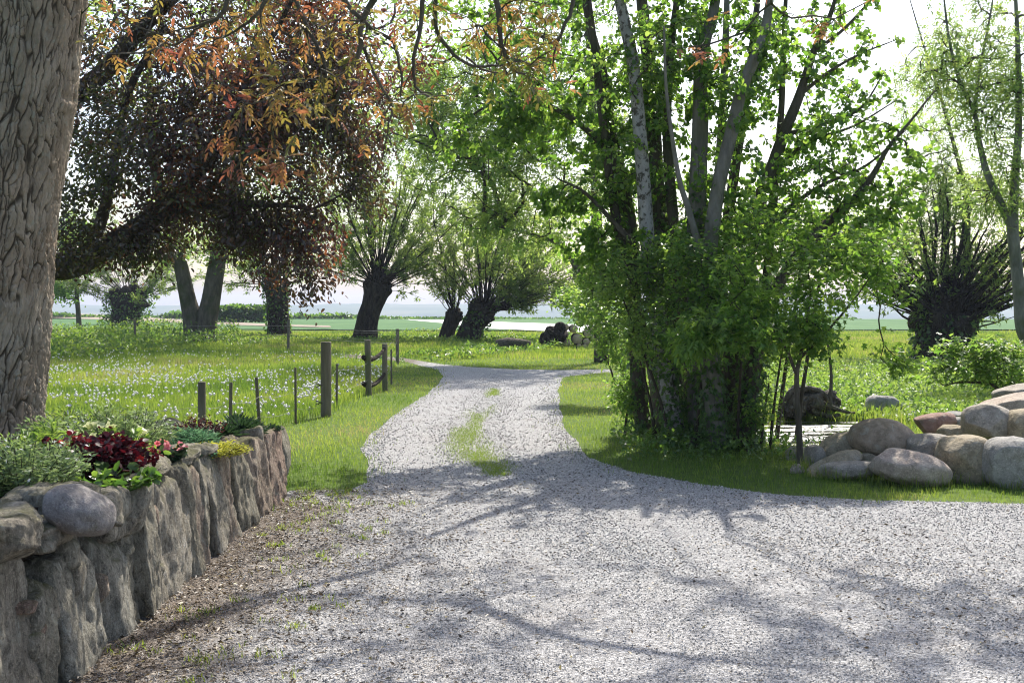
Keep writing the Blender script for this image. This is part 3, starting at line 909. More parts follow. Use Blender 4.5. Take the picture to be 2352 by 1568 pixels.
for j, (u0, u1, v0, v1, Y, mt, kk, tilt, lab) in enumerate(bl):
    c = at((u0 + u1) / 2, (v0 + v1) / 2, Y)
    wdt = (u1 - u0) / F * Y * 1.06; hgh = (v1 - v0) / F * Y * 1.06
    th = R(tilt)
    # tilted ones: solve box so that the rotated outline keeps its size
    if tilt:
        ca, sa = abs(math.cos(th)), abs(math.sin(th))
        det = ca * ca - sa * sa
        a = (wdt * ca - hgh * sa) / det; b = (hgh * ca - wdt * sa) / det
        if det < 0.25 or b < 0.3 * a: a, b = wdt * 0.95, hgh * 0.62
        wdt, hgh = a * 1.03, b * 1.03
    P, Fq = rock((wdt, (wdt * 0.55 + hgh * 0.45), hgh), 60 + j, k=kk, chips=4 if kk > 2.7 else 2, rough=0.035, fine=0.009, n=34, warp=0.13)
    ext = P.max(0) - P.min(0); mid = (P.max(0) + P.min(0)) / 2
    P = (P - mid) * np.array([wdt / ext[0], 1, hgh / ext[2]])
    P[:, 0], P[:, 2] = P[:, 0] * math.cos(th) + P[:, 2] * math.sin(th), -P[:, 0] * math.sin(th) + P[:, 2] * math.cos(th)
    o = mesh('boulder', P + c, [Fq], mt, smooth=True, origin=c)
    tag(o, lab, 'boulder', BG)

# ------------------------------------------------------------------ fence
M['post'] = bark_mat('post_wood', [(0.3, (0.115, 0.098, 0.075)), (0.7, (0.22, 0.19, 0.145))], 10, 0.12, 0.4, moss=(0.10, 0.115, 0.05))
M['stake'] = bark_mat('stake_wood', [(0.3, (0.10, 0.085, 0.065)), (0.7, (0.19, 0.165, 0.13))], 14, 0.12, 0.4)
def wire_mat():
    m = NT('wire'); return m.done(m.pbr((0.16, 0.155, 0.15), 0.6, 0.4).outputs[0])
M['wire'] = wire_mat()
def plastic_mat(name, c):
    m = NT(name); return m.done(m.pbr(c, 0.5, 0.4).outputs[0])
M['black'] = plastic_mat('black_rubber', (0.02, 0.02, 0.02))
def post(parent, name, x, y, h, r, mat, lean=0.0, k=14, square=False):
    B = Buf()
    z = np.array([-0.3, 0, h * 0.3, h * 0.65, h - 0.02, h - 0.004, h])
    pts = np.column_stack([x + lean * z, np.full(7, y), z + hgt(x, y)])
    tube(B, pts, np.array([r, r, r * 0.99, r * 0.985, r * 0.98, r * 0.95, r * 0.88]), k, wob=0.03, seed=int(abs(x * 100)) % 50)
    return B.build(name, mat, parent, smooth=False)

def base(u, v): return ground(u, v)
fb = base(749, 957)
fence = thing('wire_fence', (fb[0], fb[1], 0), 'low wooden post and wire fence running from the stone wall along the gravel drive', 'fence')
post(fence, 'post', fb[0], fb[1], 1.13, 0.08, M['post'], 0.004)
q = base(847, 908); post(fence, 'post', q[0], q[1], 1.04, 0.058, M['post'], -0.02)
q2 = base(884, 899); post(fence, 'post', q2[0], q2[1], 0.93, 0.054, M['post'], 0.0)
q3 = base(913, 836); post(fence, 'post', q3[0], q3[1], 1.02, 0.05, M['post'], 0.0)
s0 = (-3.66, 13.4); post(fence, 'post', *s0, 0.77, 0.047, M['post'], 0.0)
s1 = (-3.49, 14.05); post(fence, 'stake', *s1, 0.72, 0.021, M['stake'], 0.02)
s2 = (-3.31, 14.9); post(fence, 'stake', *s2, 0.73, 0.022, M['stake'], -0.06)
s3 = (-3.05, 16.0); post(fence, 'stake', *s3, 0.80, 0.017, M['stake'], 0.0)
q4 = base(773, 936); post(fence, 'stake', q4[0], q4[1], 0.72, 0.02, M['stake'], 0.015)
q5 = base(899, 882); post(fence, 'stake', q5[0], q5[1], 0.75, 0.02, M['stake'], 0.0)
def wires(parent, pts, hs, r=0.0024):
    B = Buf()
    for h in hs:
        for a, b in zip(pts[:-1], pts[1:]):
            t = np.linspace(0, 1, 9)
            x = a[0] + (b[0] - a[0]) * t; y_ = a[1] + (b[1] - a[1]) * t
            tube(B, np.column_stack([x, y_, h - 0.05 * 4 * t * (1 - t)]), r, 4)
    return B.build('wire', M['wire'], parent)
wires(fence, [(-5.2, 12.6), s0, s1, s2, s3, fb], (0.22, 0.48))
wires(fence, [fb, q4, q], (0.30, 0.62))
wires(fence, [q2, q5, q3, (-8, 40)], (0.35, 0.7, 0.9))
B = Buf()
for hh in (0.13, 0.62):         # two sagging bars between the pair of posts
    a = np.array([q[0] - 0.09, q[1] - 0.07, hh + 0.06]); b = np.array([q2[0], q2[1] - 0.05, hh + 0.20])
    t = np.linspace(0, 1, 9)[:, None]
    p = a + (b - a) * t; p[:, 2] -= 0.10 * 4 * (t * (1 - t))[:, 0] - 0.02
    p[0, 2] += 0.02
    tube(B, p, np.array([0.045, 0.05, 0.048, 0.045, 0.042, 0.04, 0.036, 0.033, 0.03]), 8, wob=0.1, seed=4)
B.build('cross_bar', M['willow_bark'], fence)
for hh in (0.22, 0.48):
    B = Buf()
    t = np.linspace(-2.4, 2.6, 9)
    tube(B, np.column_stack([fb[0] - 0.12 + 0.028 * np.cos(t), np.full(9, fb[1] - 0.06), hh + 0.028 * np.sin(t)]), 0.008, 5)
    tube(B, np.array([[fb[0] - 0.09, fb[1] - 0.06, hh], [fb[0] - 0.06, fb[1] - 0.05, hh]]), 0.01, 5)
    B.build('insulator', M['black'], fence)

f2 = base(310, 797)
fence2 = thing('wire_fence', (f2[0], f2[1], 0), 'thin weathered stakes with a single wire among the weeds in front of the twin-trunked tree', 'fence')
post(fence2, 'stake', f2[0], f2[1] - 0.0, 1.15, 0.05, M['stake'], 0.0)
g2 = base(662, 806); post(fence2, 'stake', g2[0], g2[1], 1.2, 0.05, M['stake'], 0.02)
g3 = base(62, 792)
wires(fence2, [(g3[0], g3[1]), f2, g2, (q3[0], q3[1])], (0.95, 0.6), 0.006)

# ------------------------------------------------------------------ trees
def tree(name, loc, label, cat, limbs, anchors, seed, bark, leafmat, leaf, group=None, trunk_wob=0.08, step=0.35, arch=0.12, rtip=0.005, jit=0.06, trunk_k=12, hue=None, extra=None, twigbark=None):
    """limbs: [(points, radii)] drawn as the trunk; anchors: crown points the twigs grow to; leaf: dict(m, L, W, shape, ...)"""
    rng = np.random.default_rng(seed)
    t = thing(name, loc, label, cat, group)
    L2 = []
    for j, (p, r) in enumerate(limbs):
        n = max(8, len(p) * 5)
        q = smooth_path(np.column_stack([np.asarray(p, dtype=float), np.asarray(r, dtype=float)]), n)
        B = Buf()
        tube(B, q[:, :3], q[:, 3], trunk_k, wob=trunk_wob, seed=seed + j)
        B.build('limb' if q[0, 2] >= 0.35 else 'stem' if 'shrub' in name else 'trunk', bark, t, smooth=True)
        L2.append((q[:, :3], q[:, 3]))
    if len(anchors) == 0: return t
    ch = grow(L2, anchors, rng, step, arch, rtip, 0.42, jit)
    branch_parts(ch, t, twigbark or M['twig'])
    B = Buf()
    if leaf.get('pinnate'):
        e = [c[0] for c in ch]
        m = leaf['m']
        P = np.vstack([c[-1] + (c[-2] - c[-1]) * rng.random((m, 1)) * leaf.get('back', 1.5) for c in e]) + rng.normal(size=(len(e) * m, 3)) * leaf.get('spread', 0.04)
        T = np.repeat(np.vstack([norm(c[-1] - c[-2]) for c in e]), m, axis=0)
        D = norm(T * 0.7 + rng.normal(size=P.shape) * 0.7 + np.array([0, 0, -leaf.get('droop', 0.1)]))
        hu = None if hue is None else np.clip(np.repeat(hue(np.vstack([c[-1] for c in e])), m) + rng.normal(size=len(P)) * 0.14, 0, 1)
        pinnate(B, P, D, rng, leaf['rachis'], leaf['L'], leaf['W'], leaf['pairs'], hu, leaf.get('shape', 'lance'))
    else:
        hu = None if hue is None else hue(np.vstack([c[0][-1] for c in ch]))
        twig_leaves(B, ch, leaf['m'], leaf['L'], leaf['W'], rng, leaf.get('shape', 'oval'), leaf.get('spread', 0.06), leaf.get('droop', 0.5), leaf.get('flat', 0.6), leaf.get('lo', 0.15), hu, leaf.get('maxlen', 0.9))
    B.build('crown', leafmat, t)
    return t

def branch_parts(ch, t, mat, nmax=14, k=6):
    """the thickest branches one by one, the twigs together"""
    order = sorted(range(len(ch)), key=lambda i: -ch[i][1][0] * len(ch[i][0]) ** 0.5)
    big = set(order[:nmax])
    T = Buf()
    for i, (p, r) in enumerate(ch):
        if i in big:
            B = Buf(); tube(B, p, r, k, cap=False, wob=0.08, seed=i % 40)
            B.build('branch', mat, t, smooth=True)
        else:
            tube(T, p, r, 4 if r[0] > 0.012 else 3, cap=False)
    o = T.build('twigs', mat, t)
    if o: o['kind'] = 'stuff'

def ivy(t, limb, z1, rng, n, rad=0.09, L=0.07):
    """climbing leaves round the lower part of a stem"""
    p, r = limb
    q = smooth_path(np.column_stack([np.asarray(p, dtype=float), np.asarray(r, dtype=float)]), 80)
    q = q[q[:, 2] < z1]
    i = (rng.random(n) ** 1.15 * (len(q) - 1)).astype(int)
    a = rng.random(n) * 2 * math.pi
    d = np.stack([np.cos(a), np.sin(a), np.zeros(n)], 1)
    P = q[i, :3] + d * (q[i, 3] + rad * rng.random(n) ** 1.5)[:, None] + rng.normal(size=(n, 3)) * 0.02
    P[:, 2] += rng.random(n) * 0.08
    D = norm(d * 0.6 + np.array([0, 0, -0.9]) + rng.normal(size=(n, 3)) * 0.4)
    B = Buf()
    leaves(B, P, D, d + rng.normal(size=(n, 3)) * 0.3 + np.array([0, 0, 0.3]), L * (0.6 + 0.7 * rng.random(n)), L * 0.75 * (0.6 + 0.7 * rng.random(n)), 'lobed')
    return B.build('ivy', M['ivy'], t)

def pts(lst, Y):
    """limb through pixels (u, v) at depth Y, or (u, v, Y)"""
    return np.array([at(p[0], p[1], p[2] if len(p) > 2 else Y) for p in lst])

# ---- the walnut in the bed
def walnut():
    rng = np.random.default_rng(77)
    loc = (-3.85, 8.0, 0.55)
    t = thing('walnut_tree', loc, 'big walnut with thick furrowed trunk and young orange leaves standing in the flower bed', 'tree')
    ctr = smooth_path([(-3.99, 8, 0.3, 0.72), (-3.93, 8, 0.62, 0.60), (-3.86, 8, 1.0, 0.525), (-3.76, 8, 1.7, 0.49), (-3.64, 8, 2.4, 0.47), (-3.53, 8, 3.1, 0.47), (-3.43, 8, 3.9, 0.46), (-3.3, 7.95, 4.8, 0.44), (-3.15, 7.9, 5.6, 0.38), (-3.0, 7.9, 6.3, 0.30)], 800)
    k = 640
    a = np.linspace(0, 2 * math.pi, k, endpoint=False)
    n = len(ctr)
    arc = np.concatenate([[0], np.cumsum(np.linalg.norm(np.diff(ctr[:, :3], axis=0), axis=1))])
    A, Zl = np.meshgrid(a, arc)
    uu = A.ravel() * 0.48; zz = Zl.ravel()
    per = np.column_stack([np.cos(A.ravel()) * 0.5, np.sin(A.ravel()) * 0.5, zz])
    warp = fbm(per * np.array([7, 7, 4.0]), 2, 4) - 0.5
    warp2 = fbm(per * np.array([13, 13, 9.0]), 5, 3) - 0.5
    def cracks(cw, ch_, wd, sd):
        f1, f2, cid = voro2(np.column_stack([(uu + warp * 0.13 + warp2 * 0.03) / cw, (zz + warp2 * 0.16 + warp * 0.1) / ch_]), sd)
        return np.clip((f2 - f1) / wd, 0, 1), cid
    c1, id1 = cracks(0.050, 0.34, 0.24, 3)
    c2, id2 = cracks(0.034, 0.12, 0.26, 9)
    c3, id3 = cracks(0.016, 0.040, 0.40, 14)
    on = smoothstep(0.35, 0.55, fbm(per * np.array([6, 6, 3]), 27, 3))
    fine = fbm(per * np.array([34, 34, 16]), 31, 4)
    on1 = 0.35 + 0.65 * smoothstep(0.36, 0.56, fbm(per * np.array([5, 5, 2.2]), 57, 3))
    e = (1 - on1 * (1 - smoothstep(0.0, 0.9, c1))) * (1 - 0.75 * on * (1 - smoothstep(0, 0.8, c2)))
    plate = e * (0.58 + 0.22 * id1 + 0.2 * id2) * (0.72 + 0.28 * c3) * (0.65 + 0.7 * fine)
    plate = np.clip(plate, 0, 1)
    rough = fbm(per * np.array([20, 20, 11]), 12, 5) - 0.5
    big = fbm(per * np.array([2.4, 2.4, 1.0]), 15, 3) - 0.5
    knot = np.exp(-((zz - 2.75 - 0.06 * np.cos(A.ravel() * 2)) / 0.05) ** 2) * 0.025 - np.exp(-((zz - 2.83) / 0.03) ** 2) * 0.02
    knot = knot * smoothstep(0.45, 0.6, fbm(per * 2.5, 44, 2))
    rr = np.repeat(ctr[:, 3], k) + plate * 0.026 + rough * 0.034 + big * 0.10 + knot - 0.02
    V = np.column_stack([np.repeat(ctr[:, 0], k) + np.cos(A.ravel()) * rr, np.repeat(ctr[:, 1], k) + np.sin(A.ravel()) * rr, np.repeat(ctr[:, 2], k)])
    i = np.arange(n - 1)[:, None] * k; j = np.arange(k)[None]; j2 = (j + 1) % k
    q = np.stack([i + j, i + j2, i + k + j2, i + k + j], -1).reshape(-1, 4)
    mesh('trunk', V, [q], M['walnut_bark'], t, plate, smooth=True)
    limbs = [
        (smooth_path([(-3.25, 7.9, 5.0), (-2.3, 7.5, 5.35), (-1.2, 7.1, 5.2), (-0.2, 6.9, 4.75), (0.9, 7.0, 4.35), (1.9, 7.1, 4.2)], 26), np.linspace(0.16, 0.02, 26)),
        (smooth_path([(-3.3, 7.8, 4.6), (-2.8, 7.2, 4.75), (-2.2, 6.9, 4.5), (-1.6, 6.8, 4.15), (-1.1, 6.9, 3.9)], 20), np.linspace(0.11, 0.014, 20)),
        (smooth_path([(-3.1, 7.9, 5.6), (-2.2, 8.4, 6.1), (-1.0, 8.8, 6.2), (0.3, 9.0, 6.0), (1.6, 9.2, 5.6)], 22), np.linspace(0.15, 0.02, 22)),
        (smooth_path([(-3.1, 7.95, 5.5), (-2.0, 8.8, 5.9), (-1.3, 9.6, 5.6), (-0.6, 9.8, 5.45), (0.1, 10.6, 5.2), (1.0, 10.4, 5.1), (1.5, 11.0, 5.1)], 30), np.linspace(0.065, 0.012, 30)),  # unseen limb, with the two forks below, added to cast shadows on the gravel
        (smooth_path([(-0.6, 9.8, 5.45), (-0.1, 10.8, 5.5), (0.5, 11.6, 5.6), (0.8, 12.2, 5.7)], 14), np.linspace(0.07, 0.012, 14)),
        (smooth_path([(1.0, 10.4, 5.1), (1.5, 9.8, 5.1), (2.2, 9.3, 5.0), (2.8, 9.1, 4.9)], 14), np.linspace(0.06, 0.01, 14)),
        (smooth_path([(-3.0, 7.9, 6.2), (-2.6, 7.6, 7.2), (-1.9, 7.2, 8.2), (-1.2, 7.0, 9.0)], 16), np.linspace(0.2, 0.03, 16)),
        (smooth_path([(-3.2, 8.0, 5.9), (-4.0, 8.6, 7.0), (-5.0, 9.0, 8.0)], 14), np.linspace(0.2, 0.03, 14)),
        # the dark crooked branches that come down into the picture
        (pts([(930, -160), (890, -60), (842, 40), (836, 110), (812, 170), (775, 250), (750, 330)], 7.6), np.array([0.030, 0.025, 0.02, 0.017, 0.013, 0.009, 0.005])),
        (pts([(836, 110), (870, 190), (890, 240), (885, 300), (870, 370)], 7.6), np.array([0.012, 0.010, 0.008, 0.006, 0.003])),
        (pts([(760, -100), (790, 10), (850, 70), (900, 110), (925, 180), (930, 240)], 7.9), np.array([0.022, 0.018, 0.014, 0.011, 0.008, 0.004])),
        (pts([(1020, -120), (1000, -20), (1010, 70), (1070, 130), (1140, 140), (1200, 130)], 7.9), np.array([0.022, 0.018, 0.014, 0.011, 0.008, 0.004])),
        (pts([(1300, -120), (1320, 0), (1290, 80), (1270, 150)], 7.4), np.array([0.018, 0.014, 0.010, 0.004])),
        (pts([(980, -150), (972, -30), (962, 60), (950, 140), (955, 205), (1000, 222)], 7.4), np.array([0.022, 0.018, 0.014, 0.011, 0.008, 0.004])),
        (pts([(640, -120), (700, 60), (740, 150), (720, 230), (690, 290)], 7.2), np.array([0.016, 0.013, 0.010, 0.007, 0.003])),
        (pts([(1100, -120), (1150, 20), (1155, 110), (1185, 165), (1225, 170)], 7.2), np.array([0.022, 0.018, 0.013, 0.009, 0.005])),
        (pts([(640, -120), (600, 20), (560, 70), (500, 100)], 6.9), np.array([0.018, 0.013, 0.009, 0.004])),
        (pts([(560, -120), (520, 20), (470, 60), (400, 76)], 7.0), np.array([0.018, 0.013, 0.009, 0.004])),
        (pts([(620, 130), (628, 240), (640, 330), (645, 370)], 6.6), np.array([0.008, 0.007, 0.005, 0.003])),
    ]
    cl = [(225, 66, 6.6, 5), (400, 76, 6.8, 5), (382, 62, 7, 3), (455, 100, 6.9, 5), (490, 92, 6.6, 5), (545, 40, 7.4, 4), (585, 30, 7.0, 4), (600, 105, 6.8, 6), (560, 90, 6.6, 5),
          (590, 230, 6.3, 8), (625, 210, 6.4, 8), (665, 225, 6.3, 9), (640, 262, 6.4, 8), (700, 210, 6.6, 7), (745, 195, 7.0, 5), (590, 270, 6.5, 5),
          (540, 365, 6.4, 5), (575, 352, 6.5, 5), (648, 365, 6.4, 6), (680, 385, 6.4, 6), (760, 268, 7.2, 5), (790, 300, 7.4, 4), (930, 235, 7, 5), (965, 232, 7.0, 5), (1000, 228, 7.0, 5),
          (1225, 20, 7.0, 8), (1215, 55, 7.1, 8), (1235, 90, 7.2, 6), (1240, 140, 7.0, 7), (1210, 165, 7.2, 6), (1262, 180, 7.1, 6), (1190, 120, 7.3, 5), (1265, 100, 7.3, 4), (1180, 40, 7.2, 6),
          (1620, 80, 7.2, 4), (1640, 105, 7.3, 3), (1890, 62, 7.6, 5), (1760, 5, 7.5, 3), (2065, 5, 7.6, 3), (740, 15, 7.2, 5), (690, 60, 7.2, 5), (780, 60, 7.1, 4), (870, 130, 7.3, 4), (900, 40, 7.2, 4), (1040, 40, 7.2, 4), (1080, 60, 7.2, 5), (1120, 120, 7.4, 4),
          (640, 140, 7.2, 4), (720, 110, 7.4, 4), (800, 140, 7.2, 4), (335, 130, 7.4, 3), (300, 20, 7.0, 2)]
    anc = []
    for (u, v, Y, c) in cl:
        b = at(u, v, Y)
        for _ in range(max(2, int(c * 0.8))): anc.append(b + rng.normal(size=3) * np.array([0.09, 0.15, 0.06]))
    for _ in range(34):
        anc.append(at(rng.uniform(600, 960), rng.uniform(-10, 300), rng.uniform(7.0, 8.6)))
    for _ in range(26):
        anc.append(at(rng.uniform(960, 1290), rng.uniform(-10, 230), rng.uniform(7.2, 8.6)))
    for _ in range(22):
        anc.append(at(rng.uniform(230, 640), rng.uniform(-10, 150), rng.uniform(7.0, 8.0)))
    anc = np.array(anc)
    up = np.vstack([ell((-0.8, 7.2, 5.0), (2.6, 1.4, 0.75), 120, rng, gap=0.25, gs=1.2), ell((-2.2, 7.4, 7.4), (2.6, 2.4, 1.8), 150, rng, gap=0.2), ell((0.8, 9.0, 5.9), (1.8, 1.2, 0.7), 70, rng), ell((1.0, 10.6, 5.4), (2.8, 1.3, 0.35), 130, rng, gap=0.3, gs=1.3)])
    up = up[up[:, 2] > CAMZ + 0.262 * up[:, 1] + 0.25]
    anc = np.vstack([anc, up])
    # twigs hang from above the picture
    ch = grow(limbs, anc, rng, 0.18, 0.05, 0.0035, 0.42, 0.07)
    for p, r in limbs:
        B = Buf()
        q = smooth_path(np.column_stack([p, r]), len(p) * 4)
        q[1:, :3] += np.cumsum((rng.random((len(q) - 1, 3)) - 0.5) * 0.03, axis=0) * 0.6
        tube(B, q[:, :3], q[:, 3], 8, wob=0.12, seed=3)
        B.build('limb', M['dark_bark'], t, smooth=True)
    branch_parts(ch, t, M['dark_bark'])
    B = Buf()
    m = 2
    e = [c[0] for c in ch]
    P = np.vstack([c[-1] + (c[-2] - c[-1]) * rng.random((m, 1)) * 0.7 for c in e])
    D = norm(rng.normal(size=P.shape) * 0.75 + np.array([0, 0, -0.15]))
    cn = np.vstack([c[-1] for c in e])
    hue = np.clip(fbm(cn * 1.6, 7, 2) * 1.5 - 0.25, 0, 1)
    pinnate(B, P, D, rng, 0.085, 0.048, 0.019, 3, np.clip(np.repeat(hue, m) + rng.normal(size=len(P)) * 0.16, 0, 1), 'oval')
    B.build('crown', M['walnut'], t)
walnut()

# ---- the dark purple-leaved tree on the left
def copper():
    rng = np.random.default_rng(31)
    Y = 13.6
    limbs = [
        (np.array([(-6.9, Y, -0.1), (-6.85, Y, 0.8), (-6.75, Y, 1.5), (-6.5, Y, 2.6), (-6.2, Y, 4.0), (-5.8, Y, 6.0), (-5.3, Y, 8.5)]), np.array([0.36, 0.28, 0.26, 0.24, 0.2, 0.15, 0.06])),
        (np.vstack([[(-6.8, Y, 1.55)], pts([(40, 615), (150, 612), (205, 590), (265, 555), (330, 512), (420, 430), (520, 330), (640, 220), (760, 110)], Y)]), np.array([0.22, 0.19, 0.16, 0.145, 0.13, 0.11, 0.09, 0.07, 0.045, 0.025])),
        (pts([(265, 555), (380, 500), (500, 470), (620, 470), (720, 480)], Y), np.array([0.09, 0.07, 0.055, 0.035, 0.015])),
        (pts([(330, 512), (470, 440), (600, 330), (720, 250), (860, 190)], Y + 0.2), np.array([0.07, 0.055, 0.042, 0.028, 0.012])),
        (pts([(520, 330), (560, 200), (640, 60), (700, -60)], Y - 0.2), np.array([0.05, 0.04, 0.03, 0.015])),
        (pts([(205, 590), (240, 480), (270, 330), (300, 200), (380, 60)], Y + 0.3), np.array([0.08, 0.07, 0.055, 0.045, 0.03])),
        (np.vstack([[(-6.3, Y, 3.4)], pts([(200, 200), (330, 60), (470, -80), (600, -250)], Y + 0.3)]), np.array([0.15, 0.12, 0.09, 0.06, 0.03])),
    ]
    A = np.vstack([
        ell(at(420, 150, 13.6), (2.1, 1.7, 1.7), 600, rng, gap=0.30, gs=1.0, seed=1),
        ell(at(280, 400, 13.4), (1.2, 1.4, 1.05), 280, rng, gap=0.32, gs=1.2, seed=2),
        ell(at(560, 360, 13.8), (1.3, 1.3, 1.0), 330, rng, gap=0.34, gs=1.3, seed=3),
        ell(at(740, 260, 13.8), (1.0, 1.1, 1.1), 230, rng, gap=0.36, gs=1.3, seed=4),
        ell(at(650, 530, 13.6), (0.75, 0.7, 0.70), 120, rng, gap=0.42, gs=1.6, seed=5),
        ell(at(800, 400, 13.8), (0.55, 0.6, 0.8), 90, rng, gap=0.45, gs=1.6, seed=6),
        ell(at(820, 110, 14.0), (0.95, 1.0, 1.0), 140, rng, gap=0.5, gs=1.3, seed=7),
        ell(at(480, 520, 13.6), (1.0, 0.8, 0.40), 90, rng, gap=0.45, gs=1.6, seed=17),
        ell(at(700, 600, 13.6), (0.55, 0.6, 0.5), 44, rng, gap=0.4, gs=1.8, seed=18),
        ell(at(255, 560, 13.5), (0.8, 0.7, 0.42), 80, rng, gap=0.4, gs=1.8, seed=19),
        ell(at(560, -150, 14.0), (1.6, 1.6, 1.3), 170, rng, gap=0.15, seed=8),
        ell((-4.9, 14.2, 7.8), (2.6, 2.2, 2.0), 240, rng, gap=0.15, seed=9),
        ell((-7.6, 13.8, 5.0), (1.8, 2.0, 2.6), 160, rng, gap=0.15, seed=10),
    ])
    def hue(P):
        # greener low on the left, redder towards the upper right
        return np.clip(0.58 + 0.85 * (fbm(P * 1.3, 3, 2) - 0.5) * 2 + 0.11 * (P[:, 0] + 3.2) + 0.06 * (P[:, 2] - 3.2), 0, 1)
    tree('copper_tree', (-6.9, Y, 0), 'dense dark purple-brown leaved tree with drooping boughs behind the walnut trunk', 'tree', limbs, A, 31, M['copper_bark'], M['copper'],
         dict(m=24, L=0.062, W=0.032, shape='oval', spread=0.10, droop=0.8, flat=0.1, lo=0.0, maxlen=0.8), step=0.3, arch=0.10, rtip=0.0035, hue=hue, twigbark=M['copper_bark'])
copper()

# ---- pollard willows
def willow(label, bu, bv, head, wid, shoots, seed, Yd=None, leafn=9, fan=None, hr=1.35, group='old pollard willows along the field edge', L=0.20, W=0.062, shoot_r=0.035, base_mul=1.35, mid=None, extra_trunk=None, dens=1.0, lean=0.0, ivyn=0, ivyw=0.5):
    """bu, bv: pixel of the foot; head: pixel of the head; wid: trunk width in pixels; shoots: list of (count, angle from, to, length px from, to)"""
    rng = np.random.default_rng(seed)
    if Yd is None:
        g = ground(bu, bv); Yd = g[1]
    foot = at(bu, bv, Yd); foot[2] = hgt(foot[0], foot[1])
    hd = at(head[0], head[1], Yd)
    s = Yd / F
    r = wid * s / 2
    t = thing('willow_tree', tuple(foot), label, 'tree', group)
    B = Buf()
    mid3 = (foot + hd) / 2 + np.array([-0.12 * (hd[0] - foot[0]), 0, 0]) if mid is None else at(mid[0], mid[1], Yd)
    q = smooth_path(np.column_stack([np.array([foot - [0, 0, 0.2], foot * 0.75 + mid3 * 0.25, mid3, mid3 * 0.35 + hd * 0.65, hd, hd + (hd - mid3) * 0.22]), np.array([r * base_mul, r * 1.1, r, r * 1.12, r * hr, r * 0.7])]), 44)
    tube(B, q[:, :3], q[:, 3], 30, wob=0.34, seed=seed)
    # knuckles round the head
    for _ in range(16):
        d = norm(rng.normal(size=3) * np.array([1, 1, 0.6]) + np.array([0, 0, 0.35]))
        c = hd + d * r * hr * 0.8
        tube(B, np.array([c - d * r * 0.4, c, c + d * r * 0.35]), np.array([r * 0.5, r * 0.42, r * 0.2]), 8, wob=0.2, seed=seed + 5)
    B.build('trunk', M['willow_bark'], t, smooth=True)
    B = Buf(); BL = Buf(); SH = []
    P, D, H = [], [], []
    for (cnt, a0, a1, l0, l1) in shoots:
        for _ in range(int(cnt)):
            a = R(rng.uniform(a0, a1))                # 0 = right, 90 = up, in the picture plane
            dep = rng.normal() * 0.75
            d = norm(np.array([math.cos(a), dep * 0.75, math.sin(a)]))
            ln = rng.uniform(l0, l1) * s
            st = hd + d * r * hr * rng.uniform(0.3, 0.95) + rng.normal(size=3) * r * 0.25
            k = 12
            tt = np.linspace(0, 1, k)
            up = rng.uniform(0.05, 0.30) if d[2] < 0.75 else rng.uniform(-0.05, 0.08)
            if rng.random() < 0.12: up = -0.15
            p = st + d * (tt * ln)[:, None]
            p[:, 2] += up * ln * tt ** 2
            p[:, 0] += (rng.normal() * 0.05 + lean) * ln * tt ** 2; p[:, 1] += rng.normal() * 0.05 * ln * tt ** 2
            p[1:] += np.cumsum(rng.normal(size=(k - 1, 3)) * 0.008 * ln, axis=0)
            rr = shoot_r * rng.uniform(0.5, 1.35) * (ln / (300 * s)) ** 0.5
            SH.append((rr * ln, p, rr * (1 - 0.85 * tt)))
            # side twigs and leaves
            ns = max(2, int(ln * 2.2 * dens))
            for _ in range(ns):
                i = rng.uniform(0.22, 0.98) * (k - 1.01); i0 = int(i)
                b = p[i0] + (p[i0 + 1] - p[i0]) * (i - i0)
                td = norm(norm(p[i0 + 1] - p[i0]) * 0.7 + rng.normal(size=3) * 0.55)
                tl = rng.uniform(0.25, 0.8)
                e = b + td * tl
                tube(B, np.array([b, (b + e) / 2 + rng.normal(size=3) * 0.03, e]), np.array([0.011, 0.008, 0.004]), 3, cap=False)
                m = leafn
                x = rng.random(m)[:, None]
                P.append(b + (e - b) * x + rng.normal(size=(m, 3)) * 0.06)
                D.append(td * 0.7 + rng.normal(size=(m, 3)) * 0.7 + np.array([0, 0, -0.15]))
                H.append(np.full(m, rng.random()))
    SH.sort(key=lambda x: -x[0])
    for q_, p, r_ in SH[:60]:
        B1 = Buf(); tube(B1, p, r_, 5, cap=False); B1.build('shoot', M['willow_bark'], t, smooth=True)
    for q_, p, r_ in SH[60:]: tube(B, p, r_, 4, cap=False)
    B.build('twigs', M['willow_bark'], t)['kind'] = 'stuff'
    P, D, H = np.vstack(P), np.vstack(D), np.concatenate(H)
    n = len(P)
    leaves(BL, P, D, rng.normal(size=(n, 3)) + np.array([0, 0, 0.8]), L * (0.6 + 0.8 * rng.random(n)), W * (0.7 + 0.6 * rng.random(n)), 'lance', np.clip(H * 0.6 + rng.random(n) * 0.4, 0, 1))
    BL.build('crown', M['willow'], t)
    if ivyn:
        n = ivyn
        a = rng.random(n) * 2 * math.pi; x = rng.random(n) ** 0.8
        c = foot + (hd - foot) * (x * 1.25)[:, None]
        dd = np.column_stack([np.cos(a), np.sin(a), np.zeros(n)])
        P = c + dd * (r * (1.0 + ivyw * rng.random(n)))[:, None]
        BI = Buf(); leaves(BI, P, dd + rng.normal(size=(n, 3)) * 0.6 - np.array([0, 0, 0.5]), dd + rng.normal(size=(n, 3)) * 0.5, 0.16, 0.13, 'oval')
        BI.build('ivy', M['ivy'], t)
    return t

